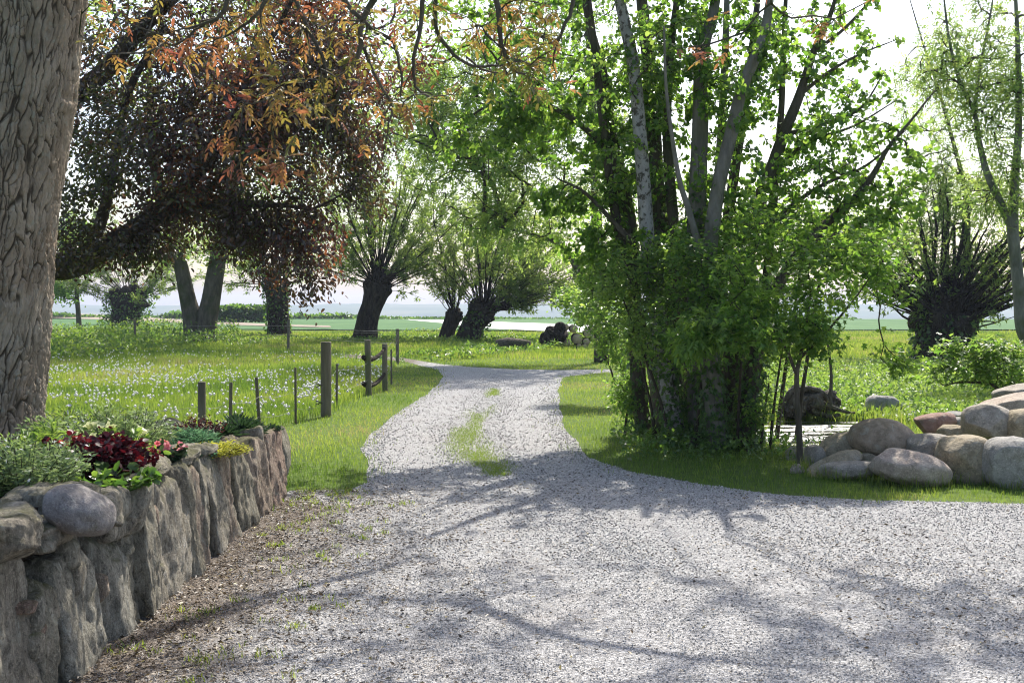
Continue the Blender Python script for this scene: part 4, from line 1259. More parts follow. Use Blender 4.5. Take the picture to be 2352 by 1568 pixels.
willow('pollard willow leaning right with upright fan of shoots, left of where the drive bends', 836, 782, (868, 658), 46, [(48, 52, 128, 260, 480), (24, 15, 55, 120, 330), (18, 125, 170, 90, 230), (5, -5, 20, 110, 170)], 201, leafn=22)
willow('slim pollard willow with a few tall upright shoots at the far bend of the drive', 1024, 782, (1044, 724), 30, [(8, 76, 102, 220, 360), (10, 55, 125, 80, 200), (3, 100, 140, 90, 140)], 202, leafn=20, shoot_r=0.05, hr=1.3)
willow('stout pollard willow bent to the right with low sweeping shoots beside the log pile', 1074, 784, (1108, 716), 50, [(34, 48, 104, 220, 420), (60, 8, 55, 140, 290), (10, 100, 140, 100, 240)], 203, leafn=24, hr=1.4, lean=0.03, ivyn=260, ivyw=0.4)
willow('thick-trunked pollard willow standing behind the hanging purple foliage', 640, 772, (632, 648), 46, [(30, 50, 140, 200, 380), (14, 10, 50, 90, 220), (12, 130, 172, 90, 220), (5, 165, 195, 80, 150)], 204, leafn=20, ivyn=500, ivyw=0.3)
willow('short ivy-footed pollard willow, leftmost in the meadow', 284, 758, (296, 690), 62, [(30, 40, 140, 120, 330), (18, 10, 50, 100, 200), (18, 130, 170, 90, 190)], 205, leafn=26, hr=1.5, ivyn=1500, ivyw=0.9)
willow('broad old pollard willow stump with thick spreading shoots behind the boulder heap', 2162, 822, (2166, 742), 124, [(40, 48, 132, 170, 380), (28, 125, 165, 150, 320), (28, 15, 60, 150, 330), (4, 5, 20, 100, 190)], 206, Yd=36, leafn=20, L=0.14, W=0.05, shoot_r=0.08, hr=1.1, base_mul=1.08, dens=1.1, ivyn=420, ivyw=0.12)

# ---- trees in the meadow
def G(u, v): return ground(u, v)
g = G(463, 772)
Yt = 52.0
g = at(463, 788, Yt)
limbs = [(pts([(452, 790), (446, 745), (432, 690), (415, 610), (392, 530), (365, 430), (350, 330), (345, 200), (340, 60)], Yt), np.array([0.62, 0.5, 0.38, 0.33, 0.32, 0.28, 0.24, 0.16, 0.06])),
         (pts([(468, 790), (474, 740), (484, 690), (496, 620), (506, 560), (530, 430), (560, 300), (580, 150), (600, 0)], Yt), np.array([0.66, 0.52, 0.44, 0.40, 0.37, 0.33, 0.27, 0.18, 0.06]))]
rng = np.random.default_rng(41)
A = np.vstack([ell((-9.8, Yt - 3.5, 13.8), (8.5, 8.0, 7.0), 860, rng, gap=0.25, gs=0.3), ell(at(460, 530, Yt), (3.8, 3.5, 2.0), 130, rng, gap=0.2, gs=0.4)])  # crown pushed right and forward so its shade crosses the meadow
tree('meadow_tree', (g[0], g[1], 0), 'tall tree with two bare trunks forking at the ground in the meadow', 'tree', limbs, A, 41, M['dark_bark'], M['ash'],
     dict(m=16, L=0.24, W=0.12, shape='oval', spread=0.3, droop=0.3, maxlen=2.0), step=0.9, arch=0.1, rtip=0.018, trunk_wob=0.05)
g = G(182, 756)
Yt = g[1]
limbs = [(pts([(182, 758), (180, 720), (176, 670), (178, 600), (172, 520), (170, 440)], Yt), np.array([0.22, 0.18, 0.16, 0.14, 0.09, 0.04]))]
A = np.vstack([ell(at(165, 570, Yt), (3.2, 2.8, 2.6), 150, rng, gap=0.2, gs=0.4), ell(at(150, 668, Yt), (1.4, 1.4, 0.8), 40, rng)])
tree('meadow_tree', (g[0], g[1], 0), 'small round-headed tree with one slim dark trunk next to the big walnut trunk', 'tree', limbs, A, 42, M['dark_bark'], M['lime'],
     dict(m=26, L=0.22, W=0.15, shape='oval', spread=0.25, droop=0.3, maxlen=1.4), step=0.7, rtip=0.014)

# pale young-leaved ash behind the drive's bend, mostly seen through the limes
g = G(1378, 792)
Yt = 34.0
limbs = [(np.vstack([[(at(1382, 700, Yt)[0], Yt, -0.1)], pts([(1380, 700), (1372, 560), (1368, 420), (1362, 250), (1350, 60), (1340, -120)], Yt)]), np.array([0.24, 0.20, 0.17, 0.14, 0.11, 0.08, 0.04])),
         (pts([(1374, 715), (1330, 625), (1290, 565), (1225, 540), (1140, 520)], Yt), np.array([0.12, 0.10, 0.085, 0.05, 0.02]))]
rng = np.random.default_rng(43)
A = np.vstack([ell(at(1130, 300, Yt), (2.6, 2.4, 2.8), 330, rng, gap=0.25, gs=0.6), ell(at(1300, 330, Yt), (2.4, 2.0, 3.6), 260, rng, gap=0.25, gs=0.6), ell(at(1000, 280, Yt), (1.7, 1.6, 2.2), 150, rng, gap=0.3, gs=0.7), ell(at(1230, -60, Yt), (3.2, 2.6, 2.4), 170, rng, gap=0.2), ell(at(1160, 520, Yt), (1.6, 1.4, 0.8), 70, rng)])
tree('ash_tree', (limbs[0][0][0][0], Yt, 0), 'airy ash with pale yellow-green young leaves behind the dark lime boughs over the drive', 'tree', limbs, A, 43, M['dark_bark'], M['ash'],
     dict(m=9, pinnate=True, rachis=0.24, L=0.13, W=0.055, pairs=3, spread=0.22, back=2.5), step=0.6, arch=0.12, rtip=0.010)

# two slender airy trees at the right edge
def airy(label, limbs, A, seed, m=5, mat='ash', sc=1.0):
    tree('ash_tree', (limbs[0][0][0][0], limbs[0][0][0][1], 0), label, 'tree', limbs, A, seed, M['grey_bark'] if seed == 51 else M['dark_bark'], M[mat],
         dict(m=m, pinnate=True, rachis=0.2 * sc, L=0.105 * sc, W=0.036 * sc, pairs=3, spread=0.16, back=2.5), step=0.45, arch=0.08, rtip=0.0075)
rng = np.random.default_rng(51)
Yt = 25.0
limbs = [(np.vstack([[(at(2385, 800, Yt)[0], Yt, -0.1)], pts([(2378, 810), (2350, 760), (2342, 690), (2334, 600), (2326, 520), (2332, 400), (2340, 280), (2338, 120), (2330, -60)], Yt)]), np.array([0.20, 0.17, 0.145, 0.13, 0.125, 0.12, 0.09, 0.075, 0.055, 0.03])),
         (pts([(2326, 525), (2300, 470), (2268, 400), (2250, 330), (2238, 260), (2205, 190), (2180, 90), (2165, -30)], Yt), np.array([0.10, 0.085, 0.075, 0.06, 0.05, 0.04, 0.03, 0.015])),
         (pts([(2238, 260), (2250, 160), (2270, 60), (2290, -60)], Yt), np.array([0.045, 0.035, 0.025, 0.012]))]
A = np.vstack([ell(at(2210, 150, Yt), (1.35, 1.3, 2.0), 210, rng, gap=0.25, gs=1.0), ell(at(2330, 200, Yt), (1.0, 1.2, 2.4), 180, rng, gap=0.25, gs=1.0), ell(at(2290, 430, Yt), (0.9, 1.0, 1.0), 70, rng, gap=0.2), ell(at(2300, -150, Yt), (1.8, 1.6, 1.8), 120, rng)])
airy('slender forked ash with grey trunk at the right edge, its crown thin against the sky', limbs, A, 51, 6)
rng = np.random.default_rng(52)
Yt = 37.2
limbs = [(np.vstack([[(at(2192, 800, Yt)[0], Yt, -0.1)], pts([(2196, 740), (2216, 650), (2222, 530), (2215, 430), (2190, 330), (2160, 220), (2120, 100), (2090, 0)], Yt)]), np.array([0.17, 0.13, 0.115, 0.10, 0.08, 0.065, 0.05, 0.03, 0.015]))]
A = np.vstack([ell(at(2140, 200, Yt), (1.5, 1.4, 1.9), 170, rng, gap=0.25, gs=0.9), ell(at(2190, 430, Yt), (1.7, 1.6, 1.6), 260, rng, gap=0.25, gs=0.9), ell(at(2080, 520, Yt), (1.0, 1.2, 0.9), 90, rng, gap=0.2)])
airy('thin dark-stemmed tree rising out of the broad willow stump behind the boulders', limbs, A, 52, 6)

# ---- the group of trees on the right of the drive
lim = {}
lim['pale'] = (np.vstack([[at(1558, 1034, 13.5)], pts([(1545, 960), (1520, 800), (1502, 660), (1488, 560), (1480, 450), (1470, 310), (1456, 160), (1432, 40), (1412, -60), (1380, -300)], 13.5)]), np.array([0.13, 0.115, 0.105, 0.092, 0.088, 0.084, 0.08, 0.074, 0.066, 0.06, 0.03]))
lim['left'] = (np.vstack([[at(1482, 985, 14.4)], pts([(1470, 920), (1462, 800), (1455, 640), (1448, 520), (1425, 400), (1400, 290), (1385, 170), (1355, 60), (1330, -80)], 14.4)]), np.array([0.11, 0.105, 0.10, 0.09, 0.085, 0.078, 0.07, 0.06, 0.05, 0.03]))
lim['left_b'] = (pts([(1425, 400), (1380, 330), (1310, 270), (1230, 235), (1130, 240), (1050, 290)], 14.2), np.array([0.05, 0.042, 0.034, 0.026, 0.018, 0.009]))
lim['left_c'] = (pts([(1455, 560), (1400, 500), (1340, 440), (1280, 410)], 14.0), np.array([0.04, 0.03, 0.02, 0.01]))
lim['second'] = (np.vstack([[at(1580, 1038, 14.3)], pts([(1572, 900), (1548, 740), (1528, 600), (1512, 480), (1503, 330), (1494, 180), (1478, 40), (1462, -120)], 14.3)]), np.array([0.15, 0.14, 0.13, 0.115, 0.105, 0.095, 0.088, 0.075, 0.05]))
lim['third'] = (np.vstack([[at(1605, 1042, 13.6)], pts([(1603, 900), (1600, 700), (1598, 540), (1604, 400), (1610, 250), (1612, 120), (1640, 20), (1660, -120)], 13.6)]), np.array([0.14, 0.13, 0.12, 0.11, 0.105, 0.095, 0.085, 0.06, 0.04]))
lim['lean'] = (np.vstack([[at(1650, 1052, 13.0)], pts([(1636, 900), (1622, 750), (1628, 600), (1648, 440), (1676, 320), (1706, 200), (1752, 90), (1768, 0), (1790, -140)], 13.0)]), np.array([0.12, 0.11, 0.10, 0.09, 0.082, 0.075, 0.068, 0.06, 0.045, 0.025]))
lim['thin'] = (pts([(1615, 760), (1604, 580), (1584, 490), (1562, 420), (1546, 330), (1530, 200), (1525, 60)], 12.8), np.array([0.05, 0.042, 0.036, 0.03, 0.025, 0.018, 0.01]))
lim['right'] = (np.vstack([[at(1685, 1054, 13.8)], pts([(1684, 900), (1690, 740), (1706, 610), (1730, 500), (1765, 410), (1800, 310), (1836, 220), (1868, 120), (1905, 40), (1935, -60)], 13.8)]), np.array([0.13, 0.125, 0.12, 0.11, 0.10, 0.085, 0.07, 0.056, 0.042, 0.03, 0.014]))
lim['far_right'] = (np.vstack([[at(1712, 1058, 13.2)], pts([(1722, 900), (1748, 760), (1790, 650), (1840, 575), (1890, 520), (1940, 478), (2000, 410), (2040, 340), (2090, 280), (2150, 205)], 13.2)]), np.array([0.12, 0.10, 0.085, 0.07, 0.06, 0.052, 0.045, 0.035, 0.025, 0.016, 0.007]))
lim['far_right_b'] = (pts([(1860, 552), (1920, 540), (2000, 510), (2060, 480)], 13.2), np.array([0.04, 0.03, 0.02, 0.008]))
lim['s1'] = (np.vstack([[at(1515, 1010, 14.2)], pts([(1500, 850), (1442, 640), (1402, 420), (1376, 200), (1352, 0), (1330, -150)], 14.2)]), np.array([0.09, 0.075, 0.065, 0.058, 0.05, 0.035, 0.02]))
lim['s2'] = (np.vstack([[at(1592, 1034, 14.1)], pts([(1572, 760), (1546, 500), (1532, 300), (1540, 120), (1560, -40), (1570, -180)], 14.1)]), np.array([0.10, 0.08, 0.07, 0.06, 0.05, 0.035, 0.02]))
lim['s3'] = (np.vstack([[at(1664, 1046, 14.3)], pts([(1652, 800), (1664, 560), (1690, 380), (1722, 160), (1742, -20), (1752, -150)], 14.3)]), np.array([0.10, 0.08, 0.07, 0.06, 0.05, 0.035, 0.02]))
lim['s4'] = (np.vstack([[at(1700, 1046, 14.0)], pts([(1752, 720), (1778, 430), (1794, 260), (1802, 60), (1810, -120)], 14.0)]), np.array([0.075, 0.06, 0.048, 0.04, 0.03, 0.015]))
lim['s5'] = (np.vstack([[at(1630, 1040, 14.5)], pts([(1636, 700), (1648, 450), (1660, 250), (1668, 60), (1672, -120)], 14.5)]), np.array([0.09, 0.075, 0.06, 0.052, 0.042, 0.02]))
lim['r1'] = (pts([(1836, 220), (1900, 168), (1975, 125), (2050, 95)], 13.8), np.array([0.028, 0.02, 0.014, 0.006]))
lim['r2'] = (pts([(1868, 120), (1935, 70), (2000, 0), (2040, -60)], 13.8), np.array([0.026, 0.02, 0.014, 0.007]))
lim['r3'] = (pts([(1800, 310), (1890, 285), (1975, 250), (2035, 160)], 13.8), np.array([0.03, 0.022, 0.015, 0.006]))
lim['r4'] = (pts([(1765, 410), (1850, 330), (1960, 290), (2060, 230)], 13.9), np.array([0.03, 0.022, 0.015, 0.006]))
lim['r5'] = (pts([(1706, 610), (1790, 500), (1880, 430), (1990, 380), (2080, 300)], 13.7), np.array([0.04, 0.032, 0.024, 0.016, 0.006]))
GP = 'close-set trees on the right of the drive'
LM = dict(m=19, L=0.052, W=0.046, shape='round', spread=0.035, droop=0.75, flat=0.35, lo=0.05, maxlen=0.8)
rng = np.random.default_rng(61)
foot = lambda k: (lim[k][0][0][0], lim[k][0][0][1], 0)
for k in lim: 
    if lim[k][0][0][2] < 0.3: lim[k][0][0][2] = -0.05
A = np.vstack([ell(at(1270, 290, 14.3), (1.15, 0.9, 0.45), 120, rng, gap=0.3, gs=1.8), ell(at(1090, 330, 14.0), (0.62, 0.6, 0.32), 40, rng, gap=0.2, gs=1.8), ell(at(1160, 230, 14.0), (0.8, 0.7, 0.4), 52, rng, gap=0.25, gs=1.8), ell(at(1330, 130, 14.4), (1.15, 0.9, 0.85), 130, rng, gap=0.3, gs=1.6),
               ell(at(1390, 400, 14.4), (0.62, 0.7, 0.75), 100, rng, gap=0.25, gs=1.6), ell(at(1300, 460, 14.1), (0.55, 0.5, 0.22), 44, rng, gap=0.2, gs=2), ell(at(1360, 560, 14.2), (0.5, 0.5, 0.32), 50, rng, gap=0.2, gs=2), ell(at(1400, 620, 14.3), (0.45, 0.5, 0.4), 50, rng, gap=0.2, gs=2), ell(at(1120, 60, 14.6), (0.9, 0.8, 0.5), 50, rng, gap=0.35, gs=1.6),
               ell((1.3, 14.2, 9.2), (2.0, 1.6, 1.2), 26, rng, gap=0.3, gs=0.9)])  # unseen crown tops here and below set high to dapple the near gravel
t = tree('lime_tree', foot('left'), 'lime with large round dark leaves reaching its boughs out to the left over the drive', 'tree', [lim['left'], lim['left_b'], lim['left_c'], lim['s1']], A, 61, M['dark_bark'], M['lime'], LM, GP, step=0.22, arch=0.10, rtip=0.0035)
ivy(t, lim['left'], 3.2, rng, 1000)
A = np.vstack([ell(at(1450, 60, 13.3), (0.9, 0.7, 0.9), 70, rng, gap=0.3), ell(at(1440, 330, 13.6), (0.45, 0.5, 0.8), 22, rng), ell((2.0, 13.2, 10.0), (1.8, 1.5, 1.2), 26, rng, gap=0.3)])
t = tree('lime_tree', foot('pale'), 'slim tree with a pale grey mottled trunk, the lightest of the close-set trees', 'tree', [lim['pale']], A, 62, M['pale_bark'], M['elder'], dict(LM, m=12), GP, step=0.22, rtip=0.0035, trunk_k=18, trunk_wob=0.05)
ivy(t, lim['pale'], 2.3, rng, 1300)
A = np.vstack([ell(at(1530, 120, 13.9), (0.8, 0.8, 1.1), 120, rng, gap=0.3, gs=1.5), ell(at(1530, 420, 14), (0.5, 0.6, 0.8), 40, rng), ell(at(1500, 250, 14.2), (0.7, 0.7, 0.8), 60, rng, gap=0.3, gs=1.6), ell((2.6, 14.2, 10.6), (1.7, 1.5, 1.2), 26, rng, gap=0.3)])
t = tree('lime_tree', foot('second'), 'dark straight ivy-clad tree directly behind the pale mottled trunk', 'tree', [lim['second'], lim['s2']], A, 63, M['dark_bark'], M['lime'], LM, GP, step=0.22, rtip=0.0035, trunk_k=16)
ivy(t, lim['second'], 4.6, rng, 1500, 0.08)
A = np.vstack([ell(at(1640, 130, 13.7), (0.8, 0.8, 1.0), 110, rng, gap=0.3, gs=1.5), ell(at(1640, 420, 13.9), (0.5, 0.6, 0.8), 36, rng), ell(at(1560, 560, 13.6), (0.7, 0.6, 0.5), 70, rng, gap=0.25, gs=1.8), ell((3.4, 13.7, 10.6), (1.6, 1.5, 1.2), 26, rng, gap=0.3)])
t = tree('lime_tree', foot('third'), 'upright grey trunk with a broken top, between the two pairs of leaning trunks', 'tree', [lim['third'], lim['thin'], lim['s5']], A, 64, M['grey_bark'], M['lime'], LM, GP, step=0.22, rtip=0.0035, trunk_k=16)
ivy(t, lim['third'], 3.0, rng, 1000, 0.07)
A = np.vstack([ell(at(1740, 160, 13.1), (0.7, 0.8, 1.0), 84, rng, gap=0.3, gs=1.5), ell(at(1700, 420, 13.2), (0.6, 0.6, 0.6), 26, rng), ell(at(1720, 560, 13.2), (0.6, 0.6, 0.5), 60, rng, gap=0.25, gs=1.8), ell((4.6, 13.1, 9.6), (1.8, 1.5, 1.1), 95, rng, gap=0.3)])
t = tree('lime_tree', foot('lean'), 'tree with a smooth grey trunk bowing to the right in front of the other stems', 'tree', [lim['lean']], A, 65, M['grey_bark'], M['lime'], LM, GP, step=0.22, rtip=0.0035, trunk_k=16)
ivy(t, lim['lean'], 2.2, rng, 1000, 0.07)
A = np.vstack([ell(at(1830, 170, 13.9), (0.9, 0.9, 0.9), 110, rng, gap=0.35, gs=1.5), ell(at(1800, 390, 13.9), (0.8, 0.8, 0.7), 80, rng, gap=0.25), ell(at(1900, 330, 13.9), (0.8, 0.7, 0.5), 60, rng, gap=0.3, gs=1.6), ell(at(1950, 90, 13.9), (0.75, 0.6, 0.7), 60, rng), ell(at(2000, 250, 13.9), (0.4, 0.5, 0.5), 26, rng), ell(at(1780, 520, 13.9), (0.9, 0.7, 0.5), 80, rng, gap=0.25, gs=1.8), ell((5.8, 13.8, 9.6), (1.8, 1.5, 1.1), 95, rng, gap=0.3)])
t = tree('lime_tree', foot('right'), 'dark thin-branched tree leaning right, its bare twigs spread against the white sky', 'tree', [lim['right'], lim['s3'], lim['s4'], lim['r1'], lim['r2'], lim['r3'], lim['r4'], lim['r5']], A, 66, M['dark_bark'], M['lime'], dict(LM, m=11), GP, step=0.25, rtip=0.0045, arch=0.06, trunk_k=14)
ivy(t, lim['right'], 2.6, rng, 900, 0.07)
A = np.vstack([ell(at(1960, 400, 13.2), (0.95, 0.8, 0.7), 110, rng, gap=0.3, gs=1.7), ell(at(1880, 470, 13.3), (0.8, 0.7, 0.5), 70, rng, gap=0.3, gs=1.7), ell(at(2050, 350, 13.3), (0.55, 0.6, 0.5), 46, rng, gap=0.3), ell(at(2000, 480, 13.2), (0.6, 0.6, 0.35), 44, rng, gap=0.3), ell(at(1890, 620, 13.2), (0.6, 0.6, 0.4), 34, rng), ell(at(2060, 470, 13), (0.45, 0.5, 0.3), 24, rng)])
t = tree('lime_tree', foot('far_right'), 'low tree with a long crooked bough stretching far right over the pond', 'tree', [lim['far_right'], lim['far_right_b']], A, 67, M['dark_bark'], M['maple'], dict(LM, m=10), GP, step=0.22, rtip=0.0038, trunk_k=12)
ivy(t, lim['far_right'], 1.6, rng, 900, 0.09)

# ---- shrubs at their feet
def shrub(label, stems_at, A, seed, mat, leaf, cat='shrub', group=None, name='shrub', r0=0.022, bark='twig'):
    rng = np.random.default_rng(seed)
    c = np.mean(A, axis=0)
    limbs = []
    for (x, y_) in stems_at:
        z0 = float(hgt(x, y_))
        tip = c + (A[rng.integers(len(A))] - c) * 0.5
        b = np.array([x, y_, z0 - 0.05])
        q = smooth_path([b, b * 0.75 + tip * 0.25 + np.array([0, 0, 0.15]), b * 0.4 + tip * 0.6 + np.array([0, 0, 0.1]), tip], 10)
        limbs.append((q, np.linspace(r0, r0 * 0.35, 10)))
    loc = (stems_at[0][0], stems_at[0][1], float(hgt(*stems_at[0])))
    return tree(name, loc, label, cat, limbs, A, seed, M[bark], M[mat], leaf, group, step=0.16, arch=0.1, rtip=0.0028, trunk_k=7, jit=0.05)
EL = dict(m=20, L=0.046, W=0.029, shape='oval', spread=0.065, droop=0.4, flat=0.5, lo=0.0, maxlen=0.55)
BU = 'bushes among the trees on the right'
rng = np.random.default_rng(71)
A = np.vstack([ell(at(1480, 670, 13.0), (0.62, 0.7, 0.65), 130, rng, gap=0.35, gs=2.0), ell(at(1415, 670, 13.4), (0.45, 0.6, 0.45), 80, rng, gap=0.4, gs=2.0), ell(at(1460, 790, 12.9), (0.18, 0.4, 0.28), 30, rng, gap=0.35, gs=2.2)])
shrub('dense mid-green leafy bush bulging towards the drive on the left of the tree group', [(1.75, 13.7), (1.9, 13.4)], A, 71, 'elder', EL, group=BU)
A = np.vstack([ell(at(1600, 630, 12.6), (0.75, 0.6, 0.55), 120, rng, gap=0.4, gs=2.0), ell(at(1570, 770, 12.4), (0.42, 0.5, 0.36), 60, rng, gap=0.35, gs=2.2), ell(at(1700, 690, 12.6), (0.55, 0.5, 0.45), 80, rng, gap=0.35, gs=2.2)])
shrub('dark green bush hiding the middle trunks in front of the ivy', [(2.15, 13.3), (2.4, 13.4)], A, 72, 'lime', dict(EL, L=0.050, W=0.034, m=17), group=BU)
A = np.vstack([ell(at(1790, 740, 13.6), (0.6, 0.7, 0.6), 100, rng, gap=0.4, gs=2.0), ell(at(1740, 930, 13.0), (0.30, 0.4, 0.32), 30, rng, gap=0.3, gs=2)])
shrub('thin dark bush with many fine stems beside the pond', [(2.85, 13.0), (3.0, 13.2), (2.7, 13.3)], A, 73, 'lime', dict(EL, m=24), group=BU)
A = np.vstack([ell(at(1340, 690, 20.0), (0.55, 0.8, 0.40), 90, rng, gap=0.25, gs=1.8), ell(at(1390, 720, 19.0), (0.6, 0.6, 0.5), 100, rng, gap=0.25, gs=1.8), ell(at(1415, 800, 19.0), (0.34, 0.5, 0.4), 50, rng)])
shrub('yellow-green sunlit bush at the left rim of the tree group above the log pile', [(1.85, 19.2), (1.95, 19.0)], A, 74, 'elder', dict(EL, L=0.075, W=0.042, shape='lance'), group=BU)
A = np.vstack([ell(at(1440, 905, 14.6), (0.26, 0.4, 0.33), 50, rng, gap=0.2)])
shrub('small bright bush on the grass verge left of the leftmost ivy trunk', [(1.45, 14.6)], A, 75, 'maple', dict(EL, L=0.045, m=24), group=BU)
A = np.vstack([ell(at(1660, 1010, 13.1), (0.75, 0.4, 0.18), 40, rng, gap=0.3)])
shrub('low dark undergrowth bush round the feet of the ivy-clad trunks', [(2.0, 12.9), (2.4, 12.9), (2.7, 12.8)], A, 76, 'ivy', dict(EL, L=0.05, m=22), group=BU)
A = np.vstack([ell(at(1880, 600, 14.6), (0.9, 0.8, 0.7), 150, rng, gap=0.28, gs=2.0), ell(at(1790, 520, 14.8), (0.7, 0.7, 0.5), 90, rng, gap=0.25, gs=2), ell(at(1990, 560, 14.6), (0.6, 0.6, 0.5), 70, rng, gap=0.25, gs=2)])
shrub('tall mid-green bush behind the bright young maple, showing above its crown', [(3.4, 14.7), (3.6, 14.5)], A, 77, 'elder', dict(EL, L=0.06, W=0.04), group=BU, r0=0.035)
A = np.vstack([ell(at(1650, 745, 11.6), (0.42, 0.35, 0.12), 46, rng, gap=0.2, gs=2.5), ell(at(1590, 780, 11.5), (0.22, 0.3, 0.08), 18, rng), ell(at(1720, 690, 11.9), (0.35, 0.35, 0.15), 30, rng)])
shrub('low-hanging spray of fresh compound leaves in front of the dark middle bush', [(2.6, 13.1)], A, 78, 'maple', dict(m=7, pinnate=True, rachis=0.11, L=0.062, W=0.026, pairs=3, spread=0.05, shape='oval', droop=0.35), group=BU, r0=0.02)

# ---- bright young maple with a stick-thin trunk in front of the pond
rng = np.random.default_rng(81)
Yt = 11.6
tr = (np.vstack([[(at(1838, 1040, Yt)[0], Yt, -0.03)], pts([(1836, 1000), (1832, 930), (1830, 860), (1838, 820), (1850, 760), (1860, 690)], Yt)]), np.array([0.036, 0.032, 0.028, 0.025, 0.021, 0.016, 0.01]))
b1 = (pts([(1830, 862), (1800, 790), (1750, 740), (1700, 720)], Yt), np.array([0.018, 0.015, 0.011, 0.007]))
b2 = (pts([(1838, 822), (1900, 760), (1960, 690), (2010, 620)], Yt), np.array([0.018, 0.014, 0.010, 0.006]))
A = np.vstack([ell(at(1800, 640, 11.5), (0.75, 0.7, 0.5), 80, rng, gap=0.25, gs=2.2), ell(at(1960, 590, 11.8), (0.55, 0.6, 0.35), 50, rng, gap=0.25, gs=2.2), ell(at(1720, 760, 11.2), (0.45, 0.45, 0.20), 40, rng, gap=0.2, gs=2.2), ell(at(1850, 760, 11.5), (0.55, 0.5, 0.28), 46, rng, gap=0.25), ell(at(2050, 640, 11.8), (0.3, 0.4, 0.25), 16, rng), ell(at(2060, 830, 12.0), (0.42, 0.3, 0.12), 16, rng), ell(at(1780, 520, 11.9), (0.5, 0.5, 0.35), 30, rng)])
tree('maple_tree', (tr[0][0][0], Yt, 0), 'young maple with a stick-thin bare trunk and bright sunlit leaves in front of the pond', 'tree', [tr, b1, b2], A, 81, M['dark_bark'], M['maple'],
     dict(m=15, L=0.062, W=0.062, shape='lobed', spread=0.07, droop=0.5, flat=0.7, lo=0.05, maxlen=0.5), step=0.16, arch=0.1, rtip=0.0025, trunk_wob=0.04, trunk_k=8)

# ---- layered shrub with an arching stem behind the boulders
Yt = 14.5
b = at(2300, 915, Yt)
limb = (np.vstack([[b], pts([(2292, 895), (2275, 882), (2240, 878), (2200, 878), (2170, 886)], Yt)]), np.array([0.03, 0.026, 0.022, 0.017, 0.012, 0.006]))
l2 = (pts([(2238, 878), (2242, 850), (2240, 820), (2230, 800)], Yt), np.array([0.014, 0.012, 0.009, 0.005]))
rng = np.random.default_rng(83)
A = np.vstack([ell(at(2240, 805, Yt), (0.65, 0.6, 0.16), 70, rng, gap=0.15, gs=2), ell(at(2190, 850, Yt), (0.42, 0.5, 0.14), 36, rng), ell(at(2310, 850, Yt), (0.45, 0.5, 0.2), 44, rng)])
tree('maple_shrub', (b[0], Yt, 0), 'low flat-topped light green shrub with an arching stem right behind the boulder heap', 'shrub', [limb, l2], A, 83, M['twig'], M['elder'],
     dict(m=18, L=0.07, W=0.05, shape='lobed', spread=0.05, droop=0.3, flat=1.0, lo=0.0, maxlen=0.4), step=0.14, arch=0.15, rtip=0.0025, trunk_k=7)
A = ell(at(2320, 870, 15.2), (0.5, 0.5, 0.3), 60, rng, gap=0.1)
shrub('grey-green small-leaved bush at the right edge above the flat top boulder', [(at(2320, 900, 15.2)[0], 15.2)], A, 84, 'weed', dict(EL, L=0.045, W=0.03, m=26), group=None)

def hedge():
    rng = np.random.default_rng(90)
    B = Buf()
    n = 4500
    Yh = 118.0
    x = rng.uniform(at(470, 700, Yh)[0], at(650, 700, Yh)[0], n)
    x0, x1 = x.min(), x.max()
    top = 1.5 + 0.7 * fbm(np.column_stack([x * 0.7, 0 * x, 0 * x]), 3, 3)
    top *= smoothstep(x0, x0 + 1.2, x) * smoothstep(-x1, -x1 + 1.2, -x) * 0.7 + 0.3
    z = top * rng.random(n) ** 0.6
    P = np.column_stack([x, Yh + rng.normal(size=n) * 0.5, z])
    leaves(B, P, rng.normal(size=(n, 3)), rng.normal(size=(n, 3)), 0.32, 0.24, 'oval', rng.random(n))
    o = B.build('hedge', M['ivy'], origin=((x0 + x1) / 2, Yh, 0))
    tag(o, 'long low dark green hedge standing far out at the edge of the crop field', 'hedge')
hedge()

def far_hedge():
    rng = np.random.default_rng(95)
    B = Buf()
    n = 16000
    x = rng.uniform(-95, 95, n)
    Yh = 190 + 0.25 * x + 12 * (fbm(np.column_stack([x * 0.03, 0 * x, 0 * x]), 5, 2) - 0.5)
    f = fbm(np.column_stack([x * 0.10, 0 * x, 0 * x]), 6, 4)
    top = 0.3 + 1.7 * np.clip(f - 0.45, 0, 1) * 2
    P = np.column_stack([x, Yh + rng.normal(size=n) * 0.6, hgt(x, Yh) + top * rng.random(n) ** 0.7])
    leaves(B, P, rng.normal(size=(n, 3)), rng.normal(size=(n, 3)), 0.55, 0.45, 'oval', rng.random(n))
    tag(B.build('hedgerow_undergrowth', M['ivy']), 'far hedgerow along the edge of the fields', 'hedgerow', kind='stuff')
far_hedge()

# ------------------------------------------------------------------ stump, logs
rng = np.random.default_rng(91)
M['stump_wood'] = bark_mat('stump_wood', [(0.35, (0.05, 0.042, 0.034)), (0.7, (0.20, 0.18, 0.155))], 6, 0.5, 1.5, moss=(0.07, 0.085, 0.03))
def blob_root(parent_loc):
    pass
Ys = 16.9
t = thing('tree_stump', (at(1860, 950, Ys)[0], Ys, 0), 'dark knotted old tree stump with upturned roots lying behind the pond', 'stump')
B = Buf()
for j, (u, v, Y, su, sv, sd) in enumerate([(1846, 928, Ys, 90, 54, 0.5), (1892, 922, Ys + 0.2, 52, 50, 0.45), (1815, 940, Ys - 0.1, 46, 50, 0.4)]):
    P, Fq = rock((su / F * Y, sd, sv / F * Y), 800 + j, k=3, chips=5, rough=0.26, fine=0.10, n=34, warp=0.5)
    B.add(P + at(u, v, Y), [Fq])
B.build('root_plate', M['stump_wood'], t, smooth=True)
B = Buf()
